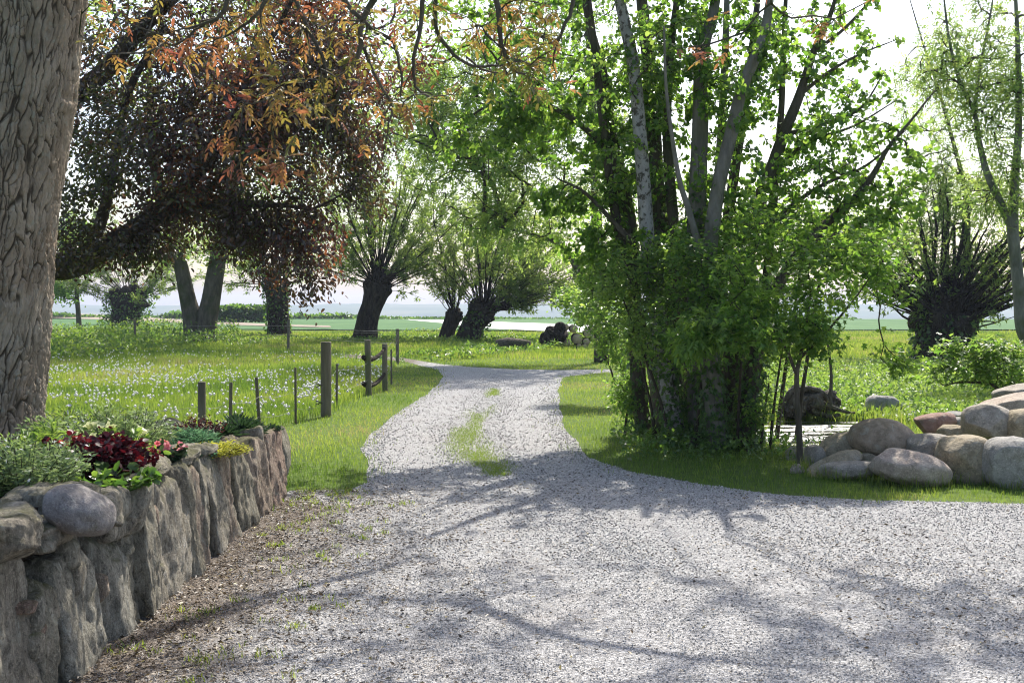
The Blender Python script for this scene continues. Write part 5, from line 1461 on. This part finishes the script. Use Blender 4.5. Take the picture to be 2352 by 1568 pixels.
for (a, r) in (([(1906, 940), (1909, 880), (1908, 840), (1900, 780)], 0.032), ([(1890, 925), (1920, 938), (1945, 946), (1965, 948)], 0.035), ([(1830, 890), (1812, 905), (1800, 935), (1798, 958)], 0.06), ([(1835, 895), (1862, 892), (1890, 902), (1905, 925)], 0.05), ([(1860, 940), (1900, 955), (1930, 952)], 0.05)):
    tube(B, smooth_path(pts(a, Ys - 0.15), 16), np.linspace(r, r * 0.45, 16), 8, wob=0.25, seed=len(a))
B.build('root', M['stump_wood'], t, smooth=True)
c = at(2030, 926, 17.6)
c[2] = 0.12
P, Fq = rock((0.54, 0.45, 0.34), 57, k=3.4, chips=6, rough=0.05, fine=0.015, n=26)
tag(mesh('boulder', P + c, [Fq], BLU, smooth=True, origin=c), 'lone angular grey rock in the greenery beside the dark stump', 'boulder')

def log_end_mat():
    m = NT('log_end')
    n = m.noise(m.coord((1, 1, 1)), 9, 4)
    c = m.ramp(n, [(0.3, (0.44, 0.33, 0.21)), (0.7, (0.62, 0.49, 0.34))])
    return m.done(m.pbr(c, 0.9, 0.1).outputs[0])
M['log_end'] = log_end_mat()
def log(c, r, L, ang, label, seed, pale=True):
    d = np.array([math.sin(ang), math.cos(ang), 0.0])
    t = thing('log', tuple(c), label, 'log', 'cut logs in the pile beyond the drive')
    B = Buf()
    tube(B, np.array([c, c + d * L * 0.3, c + d * L * 0.7, c + d * L]), r, 12, cap=False, wob=0.10, seed=seed)
    B.build('bark', M['willow_bark'], t, smooth=True)
    B = Buf()
    e = c + d * 0.004
    tube(B, np.array([e, e + d * (L - 0.008)]), r * 0.93, 12, cap=True, wob=0.10, seed=seed)
    B.build('cut_face', M['log_end'] if pale else M['dark_bark'], t)
YL = 45.0
logs = [  # u, v of the face, radius px, pale, label
    (1326, 778, 12, 1, 'thickest log in the pile, its big round pale face low in the middle'),
    (1318, 755, 9, 1, 'oval pale log face right above the thickest log in the pile'),
    (1299, 768, 7, 1, 'small pale log left of the thickest log, tucked against the dark roots'),
    (1349, 766, 8, 1, 'medium log face immediately right above the thickest log'),
    (1363, 756, 8, 1, 'pale log near the top right of the pile under the leaves'),
    (1347, 784, 8, 1, 'dull grey log face right of the thickest log, lower row'),
    (1366, 778, 8, 1, 'light log at the right end of the pile, lower row'),
    (1302, 788, 8, 1, 'bottom left pale log beneath the thickest log of the pile'),
    (1345, 797, 8, 1, 'shaded log on the ground at the bottom right of the pile'),
    (1300, 752, 7, 1, 'narrow upright-looking log at the top left of the pale faces'),
    (1330, 795, 6, 1, 'thin log on the ground directly under the thickest one'),
    (1380, 768, 7, 1, 'small log half hidden by leaves at the far right of the pile'),
    (1336, 744, 6, 1, 'thin log lying on the very top of the pile'),
    (1383, 788, 8, 1, 'log at the bottom right end half hidden by leaves'),
]
for j, (u, v, r, pale, lab) in enumerate(logs):
    r3 = r * YL / F
    c = at(u, v, YL)
    log(c, r3 * 1.05, 1.1, 0.12 * math.sin(j * 3.1), lab, 900 + j)
for j, (u, v, su, sv, tl, lab) in enumerate([(1276, 768, 46, 34, 12, 'large black root stump at the left end of the log pile'), (1258, 780, 36, 30, -10, 'dark gnarled stump piece lying lowest left at the log pile'),
                                       (1286, 756, 24, 30, 40, 'pointed dark stump piece standing up beside the pale log faces')]):
    P, Fq = rock((su / F * YL, 0.6, sv / F * YL), 820 + j, k=3, chips=4, rough=0.12, fine=0.05, n=14, warp=0.35)
    c = at(u, v, YL - 0.2)
    tag(mesh('stump', P + c, [Fq], M['willow_bark'], smooth=True, origin=c), lab, 'stump')
c = at(1178, 800, 44); c[2] = 0.2
B = Buf()
tube(B, np.array([c + [-0.65, 0, 0], c + [-0.2, 0.05, 0.03], c + [0.3, 0, 0.0], c + [0.68, -0.05, -0.02]]), np.array([0.2, 0.23, 0.22, 0.17]), 12, wob=0.2, seed=3)
tag(B.build('log', M['dark_bark'], smooth=True, origin=c), 'weathered grey-brown log lying alone in the grass left of the pile', 'log')

# ------------------------------------------------------------------ plants in the raised bed
def stems(B, base, n, rad, h, rng, spread=0.35, r=0.003, curve=0.2):
    out = []
    for _ in range(n):
        a = rng.random() * 2 * math.pi; q = rad * rng.random() ** 0.6
        b = base + np.array([math.cos(a) * q * 0.5, math.sin(a) * q * 0.5, 0])
        hh = h * rng.uniform(0.6, 1.1)
        d = np.array([math.cos(a), math.sin(a), 0]) * q * spread * 0.9 + np.array([0, 0, hh * (1 - 0.35 * (q / rad) ** 2)])
        t = np.linspace(0, 1, 6)[:, None]
        p = b + d * t + np.array([math.cos(a), math.sin(a), -0.3]) * curve * hh * t ** 2 * rng.random()
        tube(B, p, np.linspace(r, r * 0.5, 6), 3, cap=False)
        out.append((p, None))
    return out
def mat_simple(name, stops, trans, f=0.4): return leaf_mat(name, stops, trans, f, 0.45, 0.35)
M['grey_leaf'] = mat_simple('grey_leaf', [(0, (0.09, 0.14, 0.07)), (1, (0.20, 0.27, 0.13))], [(0, (0.20, 0.32, 0.10)), (1, (0.40, 0.52, 0.18))])
M['fresh_leaf'] = mat_simple('fresh_leaf', [(0, (0.06, 0.13, 0.025)), (1, (0.14, 0.23, 0.05))], [(0, (0.22, 0.40, 0.05)), (1, (0.45, 0.60, 0.10))])
M['blue_leaf'] = mat_simple('blue_leaf', [(0, (0.07, 0.16, 0.10)), (1, (0.13, 0.25, 0.15))], [(0, (0.12, 0.30, 0.14)), (1, (0.22, 0.42, 0.20))])
M['wine_leaf'] = mat_simple('wine_leaf', [(0, (0.018, 0.004, 0.006)), (0.7, (0.055, 0.008, 0.014)), (1, (0.10, 0.018, 0.03))], [(0, (0.06, 0.006, 0.008)), (0.7, (0.12, 0.008, 0.014)), (1, (0.22, 0.018, 0.03))], 0.3)
M['red_petal'] = mat_simple('red_petal', [(0, (0.50, 0.02, 0.015)), (1, (0.70, 0.05, 0.03))], [(0, (0.60, 0.02, 0.02)), (1, (0.8, 0.06, 0.03))])
M['pink_petal'] = mat_simple('pink_petal', [(0, (0.60, 0.10, 0.14)), (0.6, (0.75, 0.22, 0.26)), (1, (0.85, 0.55, 0.55))], [(0, (0.7, 0.1, 0.14)), (1, (0.9, 0.5, 0.5))])
M['cream_petal'] = mat_simple('cream_petal', [(0, (0.45, 0.48, 0.22)), (1, (0.70, 0.70, 0.45))], [(0, (0.5, 0.55, 0.25)), (1, (0.75, 0.75, 0.45))])
M['white_petal'] = mat_simple('white_petal', [(0, (0.68, 0.68, 0.66)), (1, (0.80, 0.80, 0.78))], [(0, (0.7, 0.7, 0.68)), (1, (0.8, 0.8, 0.8))])
M['yellow_leaf'] = mat_simple('yellow_leaf', [(0, (0.38, 0.40, 0.04)), (1, (0.60, 0.58, 0.08))], [(0, (0.5, 0.5, 0.05)), (1, (0.7, 0.68, 0.1))])
M['rosette'] = mat_simple('rosette', [(0, (0.012, 0.035, 0.018)), (1, (0.035, 0.07, 0.035))], [(0, (0.04, 0.09, 0.03)), (1, (0.08, 0.16, 0.05))], 0.2)
M['lilac'] = mat_simple('lilac', [(0, (0.25, 0.27, 0.45)), (1, (0.45, 0.47, 0.65))], [(0, (0.3, 0.3, 0.5)), (1, (0.5, 0.5, 0.7))])

def flower(B, c, r, rng, n=6, up=np.array([0, 0, 1.0])):
    a = np.arange(n) / n * 2 * math.pi + rng.random() * 3
    nrm = norm(up + rng.normal(size=3) * 0.5)
    x = norm(np.cross(nrm, [0.3, 1, 0.2])); y_ = np.cross(nrm, x)
    D = np.cos(a)[:, None] * x + np.sin(a)[:, None] * y_ + nrm * 0.35
    leaves(B, np.repeat(c[None], n, 0), D, np.repeat(nrm[None], n, 0), r, r * 0.8, 'oval', np.clip(rng.random() * 0.6 + rng.random(n) * 0.4, 0, 1))

def bedz(x, y_): return float(walltop(y_)) - 0.05
def bushy(label, u, v, Y, rad, h, nst, leaf, L, W, m, seed, flowers=None, shape='lance', spread=0.5, name='garden_plant', droop=0.1, rise=0.0, stemmat='twig', sink=True):
    rng = np.random.default_rng(seed)
    b = at(u, v, Y)
    if sink: b[2] = bedz(b[0], Y)
    dzz = 0
    t = thing(name, tuple(b), label, 'plant')
    BS, BL = Buf(), Buf()
    ch = stems(BS, b, nst, rad, h, rng, spread)
    BS.build('stems', M[stemmat], t)
    twig_leaves(BL, ch, m, L, W, rng, shape, 0.012, droop, 0.4, 0.1, None, 9)
    BL.build('foliage', M[leaf], t)
    if flowers:
        fm, fr, fn, petals = flowers
        BF = Buf()
        for i in rng.choice(len(ch), min(fn, len(ch)), replace=False):
            if fr >= 0.018: BF = Buf()
            flower(BF, ch[i][0][-1] + np.array([0, 0, 0.01]), fr * rng.uniform(0.7, 1.2), rng, petals)
            if fr >= 0.018: BF.build('flower', M[fm], t)
        if fr < 0.018: tag(BF.build('blossom', M[fm], t), kind='stuff')
    return t
bushy('grey-green bushy herb with tiny white flowers at the near end of the bed', 55, 1120, 5.5, 0.30, 0.26, 190, 'grey_leaf', 0.035, 0.010, 34, 1001, ('white_petal', 0.012, 40, 5), spread=0.7)
bushy('bright green narrow-leaved plant rising behind the grey-green herb by the walnut trunk', 95, 1040, 6.2, 0.2, 0.30, 70, 'fresh_leaf', 0.06, 0.010, 26, 1002, ('red_petal', 0.02, 3, 5), spread=0.6)
bushy('wine-red leafy plant with scarlet flowers spilling over the wall top', 215, 1085, 6.05, 0.25, 0.27, 150, 'wine_leaf', 0.036, 0.028, 26, 1003, ('red_petal', 0.026, 8, 6), 'round', spread=0.75)
bushy('small green-leaved plant under the wine-red one at the wall edge', 250, 1118, 5.75, 0.18, 0.10, 36, 'ivy', 0.055, 0.042, 8, 1004, ('cream_petal', 0.02, 5, 5), 'oval', spread=0.9)
bushy('tall feathery green plant with slender stems in the middle of the bed', 280, 1030, 7.4, 0.32, 0.36, 190, 'grey_leaf', 0.045, 0.007, 30, 1005, ('white_petal', 0.013, 40, 5), spread=0.6)
bushy('pale cream-flowered plant behind the wine-red leaves', 262, 1040, 6.7, 0.22, 0.27, 40, 'fresh_leaf', 0.05, 0.03, 12, 1006, ('cream_petal', 0.036, 16, 6), 'oval', spread=0.7)
bushy('small pink-flowered begonia near the wall top', 381, 1046, 7.0, 0.09, 0.15, 34, 'rosette', 0.05, 0.04, 6, 1007, ('pink_petal', 0.032, 20, 7), 'round', spread=0.7)
bushy('little yellow-green leafy plant just right of the pink begonia', 408, 1050, 7.4, 0.07, 0.09, 18, 'yellow_leaf', 0.06, 0.016, 6, 1008, None, spread=0.8)
bushy('soft blue-green grassy cushion with fading seed heads', 438, 1020, 8.2, 0.17, 0.15, 420, 'blue_leaf', 0.06, 0.005, 7, 1009, None, spread=0.6)
bushy('low grey-blue mat plant creeping over the wall edge beside the pink begonia', 445, 1034, 7.75, 0.12, 0.03, 60, 'blue_leaf', 0.02, 0.012, 14, 1010, None, 'oval', spread=1.0)
bushy('bright yellow stonecrop cushion on the wall top', 505, 1012, 7.95, 0.17, 0.075, 200, 'yellow_leaf', 0.018, 0.010, 14, 1011, None, 'oval', spread=0.9)
bushy('dark brownish plant with upright seed stalks in front of the short fence post', 455, 992, 8.9, 0.20, 0.20, 110, 'wine_leaf', 0.025, 0.012, 8, 1012, ('cream_petal', 0.010, 70, 5), 'oval', spread=0.5)
bushy('fern-like green plant at the foot of the walnut trunk', 150, 1015, 7.3, 0.26, 0.34, 60, 'grey_leaf', 0.05, 0.016, 24, 1013, ('lilac', 0.02, 8, 6), spread=0.8)
bushy('blue-flowered tuft in the lawn side of the bed behind the fern', 190, 985, 8.6, 0.22, 0.30, 70, 'fresh_leaf', 0.06, 0.014, 16, 1014, ('lilac', 0.02, 16, 6), spread=0.7)
def rosettes(label, spots, seed, L):
    rng = np.random.default_rng(seed)
    b = at(spots[0][0], spots[0][1], spots[0][2])
    b[2] = bedz(b[0], b[1])
    t = thing('garden_plant', tuple(b), label, 'plant')
    B = Buf()
    for (u, v, Y, s) in spots:
        c = at(u, v, Y); c[2] = bedz(c[0], Y) + 0.02
        n = 46
        a = np.arange(n) * 2.4
        e = np.linspace(0.15, 1.25, n)
        D = np.column_stack([np.cos(a) * np.cos(e), np.sin(a) * np.cos(e), np.sin(e)])
        ll = L * s * (1 - 0.25 * np.linspace(0, 1, n)) * rng.uniform(0.85, 1.15, n)
        leaves(B, np.repeat(c[None], n, 0) + rng.normal(size=(n, 3)) * 0.008, D, np.array([0, 0, 1.0]) - D * 0.3, ll, ll * 0.20, 'lance', rng.random(n))
    B.build('foliage', M['rosette'], t)
rosettes('dark spiky rosettes crowding the far end of the wall top', [(555, 985, 9.3, 1.1), (520, 990, 9.1, 0.9), (585, 990, 9.3, 0.8), (540, 975, 9.6, 1.2), (500, 985, 9.4, 0.7), (570, 978, 9.7, 0.9), (492, 996, 8.9, 0.6)], 1020, 0.19)
rosettes('pale grey flat rosettes at the outer corner of the wall top', [(625, 975, 9.75, 0.6), (640, 978, 9.7, 0.5), (612, 982, 9.6, 0.5), (600, 972, 9.85, 0.5)], 1021, 0.12)

# ------------------------------------------------------------------ grass, weeds, dandelions
rng = np.random.default_rng(101)
def wedge(n, y0, y1, p, rng, margin=1.2):
    """points in the part of the ground the photograph looks at; density falls as depth ** -p"""
    u = rng.random(n)
    e = 2 - p          # area grows with y
    if abs(e) < 1e-6: Y = y0 * (y1 / y0) ** u
    else: Y = (y0 ** e + (y1 ** e - y0 ** e) * u) ** (1 / e)
    X = (rng.random(n) * 2 - 1) * (0.50 * Y + margin)
    return np.column_stack([X, Y])
def onlawn(P):
    return ~(inpoly(P, DRIVE) | inpoly(P, POND) | inpoly(P, BED))
FENCE_L = np.array([(-3.66, 13.4), (-3.05, 16.0), (fb[0], fb[1]), (q[0], q[1]), (q2[0], q2[1]), (q3[0], q3[1]), (-8, 40), (-40, 40), (-40, 10.2), (-5.6, 10.2)])
P = wedge(380000, 8.8, 75, 1.75, rng)
keep = onlawn(P)
stray = ~keep & inpoly(P, DRIVE) & (P[:, 1] > 9.0)
de = np.full(len(P), 9.0)
ne = P[:, 1] < 34
seg = DRIVE[::2]
for k0 in range(0, len(P), 20000):
    Pk = P[k0:k0 + 20000]
    de[k0:k0 + 20000] = np.min(np.linalg.norm(Pk[:, None] - seg[None], axis=2), axis=1)
nz = fbm(np.column_stack([P * 2.5, 0 * P[:, 0]]), 66, 4)
keep &= (rng.random(len(P)) < 0.25 + (de + (nz - 0.5) * 0.3) / 0.22)
stray &= (rng.random(len(P)) < 0.75 * np.exp(-de / 0.09)) & (nz > 0.47)
P = P[keep | stray]
field = inpoly(P, FENCE_L)
tall = field | (P[:, 1] > 36)
near_tree = (P[:, 0] > 1.4) & (P[:, 1] > 11.5) & (P[:, 1] < 17)
rough = 0.55 + 0.9 * fbm(np.column_stack([P * 0.7, 0 * P[:, 0]]), 6, 3)
H = np.where(tall, 0.15, 0.052) * rough * rng.uniform(0.6, 1.25, len(P))
H = np.where(near_tree & ~tall, H * 1.35, H)
edge_h = (P[:, 1] < 12) & (P[:, 0] > 2.3)
H = np.where(edge_h, H * 1.0, H)
Wd = np.clip(0.0042 * P[:, 1] / 9, 0.004, 0.03)
pr = np.clip(fbm(np.column_stack([P * 0.55, 0 * P[:, 0]]), 16, 4) * 1.9 - 0.48 + rng.normal(size=len(P)) * 0.20, 0, 1)
Z = hgt(P[:, 0], P[:, 1])
B = Buf(); blades(B, np.column_stack([P, Z - 0.005]), H, Wd, rng, 0.55, pr)
tag(B.build('grass', M['grass']), 'bright spring grass of lawn, verge and meadow', 'grass', kind='stuff')

# grass growing in the middle of the drive and creeping over its edges
sp = smooth_path(STRIP, 300)
n = 34000
ii = rng.integers(0, 300, n)
wv = np.interp(ii / 299, [0, 0.2, 0.45, 0.6, 0.85, 1], [0.05, 0.09, 0.14, 0.16, 0.14, 0.06])
Q = sp[ii] + rng.normal(size=(n, 2)) * np.column_stack([wv, wv])
fq = fbm(np.column_stack([Q * np.array([4.0, 0.55]), 0 * Q[:, 0]]), 4, 4)
Q = Q[rng.random(n) < 0.42 * smoothstep(0.44, 0.66, fq)]
B = Buf(); blades(B, np.column_stack([Q, np.full(len(Q), 0.003)]), rng.uniform(0.008, 0.032, len(Q)), 0.0055, rng, 0.8, np.clip(rng.normal(0.45, 0.2, len(Q)), 0, 1))
# sparse tufts along the dirt and gravel on the left
cx = np.column_stack([rng.uniform(-1.95, -0.9, 60), rng.uniform(4.6, 9.9, 60)])
cx = np.vstack([cx, np.column_stack([rng.uniform(-1.95, -1.3, 40), rng.uniform(9.2, 10.2, 40)])])
for c in cx:
    n = int(rng.integers(6, 30)); s = rng.uniform(0.015, 0.05)
    pp = c + rng.normal(size=(n, 2)) * s
    blades(B, np.column_stack([pp, np.full(n, 0.008)]), rng.uniform(0.015, 0.045, n), 0.006, rng, 1.0, np.clip(rng.normal(0.6, 0.2, n), 0, 1))
for (u0, u1, v0, v1, Yb, *_) in bl:
    if v1 < 1050: continue
    c = at((u0 + u1) / 2, v1, Yb)
    hw = (u1 - u0) / F * Yb / 2
    n = 130
    aa = rng.uniform(-3.3, 0.2, n)
    pp = np.column_stack([c[0] + np.cos(aa) * hw * rng.uniform(0.92, 1.12, n), Yb + np.sin(aa) * hw * rng.uniform(0.7, 0.95, n)])
    pp = pp[~inpoly(pp, DRIVE)]
    blades(B, np.column_stack([pp, np.zeros(len(pp))]), rng.uniform(0.05, 0.17, len(pp)), 0.006, rng, 0.6, np.clip(rng.normal(0.6, 0.25, len(pp)), 0, 1))
tag(B.build('grass_tufts', M['grass']), 'short grass growing in the middle of the drive and in its edges', 'grass', kind='stuff')

def patches(n, sampler, hts, L, W, rng, mat, name, label, cat, shape='oval', stem=True, hue=None):
    P = sampler(n)
    z = hgt(P[:, 0], P[:, 1])
    h = hts(P)
    zz = z + h * rng.random(len(P)) ** 0.7
    V = np.column_stack([P, zz])
    D = rng.normal(size=(len(P), 3)) + np.array([0, 0, 0.2])
    Nn = rng.normal(size=(len(P), 3)) * 0.6 + np.array([0, 0, 1.2])
    B = Buf()
    hu = np.clip(fbm(np.column_stack([P * 0.8, 0 * P[:, 0]]), 9, 3) * 1.2 - 0.1 + rng.normal(size=len(P)) * 0.2, 0, 1)
    leaves(B, V, D, Nn, L * rng.uniform(0.6, 1.3, len(P)), W * rng.uniform(0.6, 1.3, len(P)), shape, hu)
    return tag(B.build(name, mat), label, cat, kind='stuff')
def samp_weeds(n):
    u = rng.uniform(-300, 1480, n * 2); v = 762 + 72 * rng.random(n * 2) ** 1.0
    P = np.array([ground(a, b) for a, b in zip(u, v)])
    band = (v > 770 + 8 * np.sin(u / 90.0)) & (v < 815 + 16 * np.sin(u / 140.0 + 1))
    keep = band & onlawn(P) & (fbm(np.column_stack([P * 0.22, 0 * u]), 31, 3) > np.where(u > 620, 0.50, 0.42))
    return P[keep][:n]
patches(30000, samp_weeds, lambda P: np.where(P[:, 0] > -0.24 * P[:, 1], 0.10, 0.45) + np.where(P[:, 0] > -0.24 * P[:, 1], 0.35, 1.1) * np.clip(fbm(np.column_stack([P * 0.5, 0 * P[:, 0]]), 33, 2) - 0.2, 0, 1), 0.15, 0.075, rng, M['weed'], 'weeds', 'nettles and tall weeds under the meadow trees', 'weeds')
def samp_bank(n):
    u = rng.uniform(1700, 2750, n * 2); v = 838 + 135 * rng.random(n * 2)
    P = np.array([ground(a, b) for a, b in zip(u, v)])
    keep = onlawn(P) & (P[:, 1] > 15.3) & (fbm(np.column_stack([P * 0.6, 0 * u]), 41, 3) > 0.36)
    return P[keep][:n]
patches(36000, samp_bank, lambda P: 0.08 + 0.30 * np.clip(fbm(np.column_stack([P * 0.9, 0 * P[:, 0]]), 43, 2) - 0.25, 0, 1), 0.085, 0.05, rng, M['fresh_leaf'], 'ground_cover', 'lush light green ground cover beyond the pond', 'ground cover')
def samp_foot(n):
    P = np.column_stack([rng.normal(2.1, 0.9, n), rng.normal(13.2, 0.8, n)])
    return P[onlawn(P) & (P[:, 1] > 11.9) & (P[:, 0] > 1.2)]
patches(2200, samp_foot, lambda P: 0.10 + 0.16 * rng.random(len(P)), 0.06, 0.04, rng, M['ivy'], 'undergrowth', 'dark ivy creeping round the feet of the trees', 'undergrowth', 'lobed')
# reeds round the pond
B = Buf()
e = POND[rng.integers(0, len(POND), 1500)] + rng.normal(size=(1500, 2)) * 0.16
e = e[e[:, 1] > 15.0]
blades(B, np.column_stack([e, np.full(len(e), -0.12)]), rng.uniform(0.15, 0.42, len(e)), 0.012, rng, 0.55, np.clip(rng.normal(0.6, 0.2, len(e)), 0, 1))
tag(B.build('reeds', M['grass']), 'green reedy grass along the pond edge', 'reeds', kind='stuff')

# dandelion clocks in the meadow
def dandelions():
    P = wedge(16000, 12.5, 40, 1.2, rng)
    P = P[inpoly(P, FENCE_L) & onlawn(P)]
    f = fbm(np.column_stack([P * 0.55, 0 * P[:, 0]]), 51, 3)
    dens = np.clip(0.30 + (f - 0.47) * 4.5, 0.03, 1) * np.where(P[:, 1] > 29, 0.25, 1.0) * np.where(P[:, 1] < 17, 0.5, 1.0)
    P = P[rng.random(len(P)) < dens][:4200]
    n = len(P)
    h = rng.uniform(0.14, 0.27, n)
    o8 = norm(np.array([(1, 0, 0), (0, 1, 0), (-1, 0, 0), (0, -1, 0), (0, 0, 1), (0, 0, -1)], dtype=float))
    f8 = np.array([(0, 1, 4), (1, 2, 4), (2, 3, 4), (3, 0, 4), (1, 0, 5), (2, 1, 5), (3, 2, 5), (0, 3, 5)])
    r = rng.uniform(0.013, 0.029, n)
    C = np.column_stack([P + rng.normal(size=(n, 2)) * 0.02, h])
    V = (C[:, None] + o8[None] * r[:, None, None]).reshape(-1, 3)
    B = Buf(); B.add(V, [(f8[None] + (np.arange(n) * 6)[:, None, None]).reshape(-1, 3)], np.repeat(rng.random(n), 6))
    tag(B.build('dandelion_flowers', M['white_petal']), 'white dandelion clocks scattered through the meadow grass', 'dandelions', kind='stuff')
dandelions()

# loose stones on the drive
def stones_mat():
    m = NT('gravel_stone')
    a = m.n('ShaderNodeAttribute', attribute_name='rnd').outputs['Fac']
    c = m.ramp(a, [(0.0, (0.13, 0.12, 0.11)), (0.2, (0.28, 0.27, 0.26)), (0.6, (0.41, 0.40, 0.39)), (0.9, (0.52, 0.51, 0.495)), (1.0, (0.64, 0.625, 0.605))])
    return m.done(m.pbr(c, 0.85, 0.2).outputs[0])
M['gravel_stone'] = stones_mat()
def track(P):
    # wheels keep two lanes swept
    cx = np.interp(P[:, 1], [4, 8, 10.5, 13.5, 16, 20, 28], [1.6, 0.6, 0.0, -0.45, -0.5, -0.45, -0.35])
    d = np.abs(np.abs(P[:, 0] - cx) - 0.72) + 0.25 * (fbm(np.column_stack([P[:, 0] * 1.5, P[:, 1] * 0.4, 0 * P[:, 0]]), 64, 3) - 0.5)
    return 0.35 + 0.65 * smoothstep(0.10, 0.42, d)
def pebbles():
    P = wedge(400000, 4.4, 34, 1.9, rng, 1.0)
    P = P[inpoly(P, DRIVE)]
    # thinner where the wheels run, and on the dirt
    f = fbm(np.column_stack([P * 0.9, 0 * P[:, 0]]), 61, 3)
    dirt = smoothstep(-1.05, -1.95, P[:, 0] + (fbm(np.column_stack([P * 2.2, 0 * P[:, 0]]), 62, 4) - 0.5) * 1.3) * (P[:, 1] < 10.2)
    P = P[(rng.random(len(P)) < track(P) * (0.55 + 0.9 * (f - 0.3)) * (1 - 0.70 * dirt) * (1 - smoothstep(22, 34, P[:, 1])))]
    n = len(P)
    r = (0.0024 + 0.0062 * rng.random(n) ** 1.6) * np.clip(P[:, 1] / 7, 0.85, 1.8)
    o8 = np.array([(1, 0, 0), (0.1, 1, 0), (-1, 0.1, 0), (0, -1, 0), (0.15, 0.1, 0.75), (0, 0, -0.6)], dtype=float)
    f8 = np.array([(0, 1, 4), (1, 2, 4), (2, 3, 4), (3, 0, 4), (1, 0, 5), (2, 1, 5), (3, 2, 5), (0, 3, 5)])
    a = rng.random(n) * 6.283
    ca, sa = np.cos(a)[:, None], np.sin(a)[:, None]
    T = o8[None] * rng.uniform(0.6, 1.25, (n, 6, 3))
    X = T[..., 0] * ca - T[..., 1] * sa; Y_ = T[..., 0] * sa + T[..., 1] * ca
    V = np.stack([P[:, :1] + X * r[:, None], P[:, 1:] + Y_ * r[:, None] * rng.uniform(0.6, 1, n)[:, None], 0.006 + T[..., 2] * r[:, None] + r[:, None] * 0.35], -1).reshape(-1, 3)
    B = Buf(); B.add(V, [(f8[None] + (np.arange(n) * 6)[:, None, None]).reshape(-1, 3)], np.repeat(rng.random(n), 6))
    tag(B.build('gravel', M['gravel_stone']), 'loose pale grey gravel stones on the drive', 'gravel', kind='stuff')
pebbles()

# dry leaf litter and fallen catkins
M['litter'] = mat_simple('litter', [(0, (0.035, 0.026, 0.018)), (0.5, (0.10, 0.072, 0.048)), (0.9, (0.20, 0.15, 0.10)), (1, (0.25, 0.22, 0.06))], [(0, (0.03, 0.02, 0.01)), (1, (0.2, 0.14, 0.05))], 0.15)
def litter():
    n1 = 7500
    A = np.column_stack([-1.93 + np.abs(rng.normal(size=n1)) * 0.7, rng.uniform(4.2, 10.2, n1)])
    Bq = wedge(19000, 4.4, 12, 1.6, rng)
    f = fbm(np.column_stack([Bq * 0.8, 0 * Bq[:, 0]]), 71, 3)
    Bq = Bq[rng.random(len(Bq)) < np.clip((f - 0.36) * 3.0, 0.08, 1)]
    P = np.vstack([A, Bq]); P = P[inpoly(P, DRIVE)]
    n = len(P)
    B = Buf()
    a = rng.random(n) * 6.283
    D = np.column_stack([np.cos(a), np.sin(a), rng.normal(size=n) * 0.25])
    leaves(B, np.column_stack([P, 0.012 + 0.012 * rng.random(n)]), D, rng.normal(size=(n, 3)) * 0.4 + np.array([0, 0, 1]), rng.uniform(0.012, 0.042, n), rng.uniform(0.006, 0.018, n), 'lance', rng.random(n))
    tag(B.build('leaf_litter', M['litter']), 'dry brown leaves and bits of twig strewn over the gravel', 'litter', kind='stuff')
litter()

# ------------------------------------------------------------------ air
def haze():
    m = NT('haze_air')
    v = m.n('ShaderNodeVolumePrincipled')
    v.inputs['Color'].default_value = (0.70, 0.79, 1.0, 1)
    v.inputs['Density'].default_value = HAZE
    v.inputs['Anisotropy'].default_value = 0.2
    m.l(v.outputs[0], m.out.inputs['Volume'])
    x0, x1, y0, y1, z0, z1 = -3600, 3600, -60, 3300, -52, 34
    V = np.array([(x, y, z) for x in (x0, x1) for y in (y0, y1) for z in (z0, z1)], dtype=float)
    Fq = np.array([(0, 1, 3, 2), (4, 6, 7, 5), (0, 4, 5, 1), (2, 3, 7, 6), (0, 2, 6, 4), (1, 5, 7, 3)])
    tag(mesh('haze', V, [Fq], m.m), kind='stuff')
HAZE = 0.00034
haze()
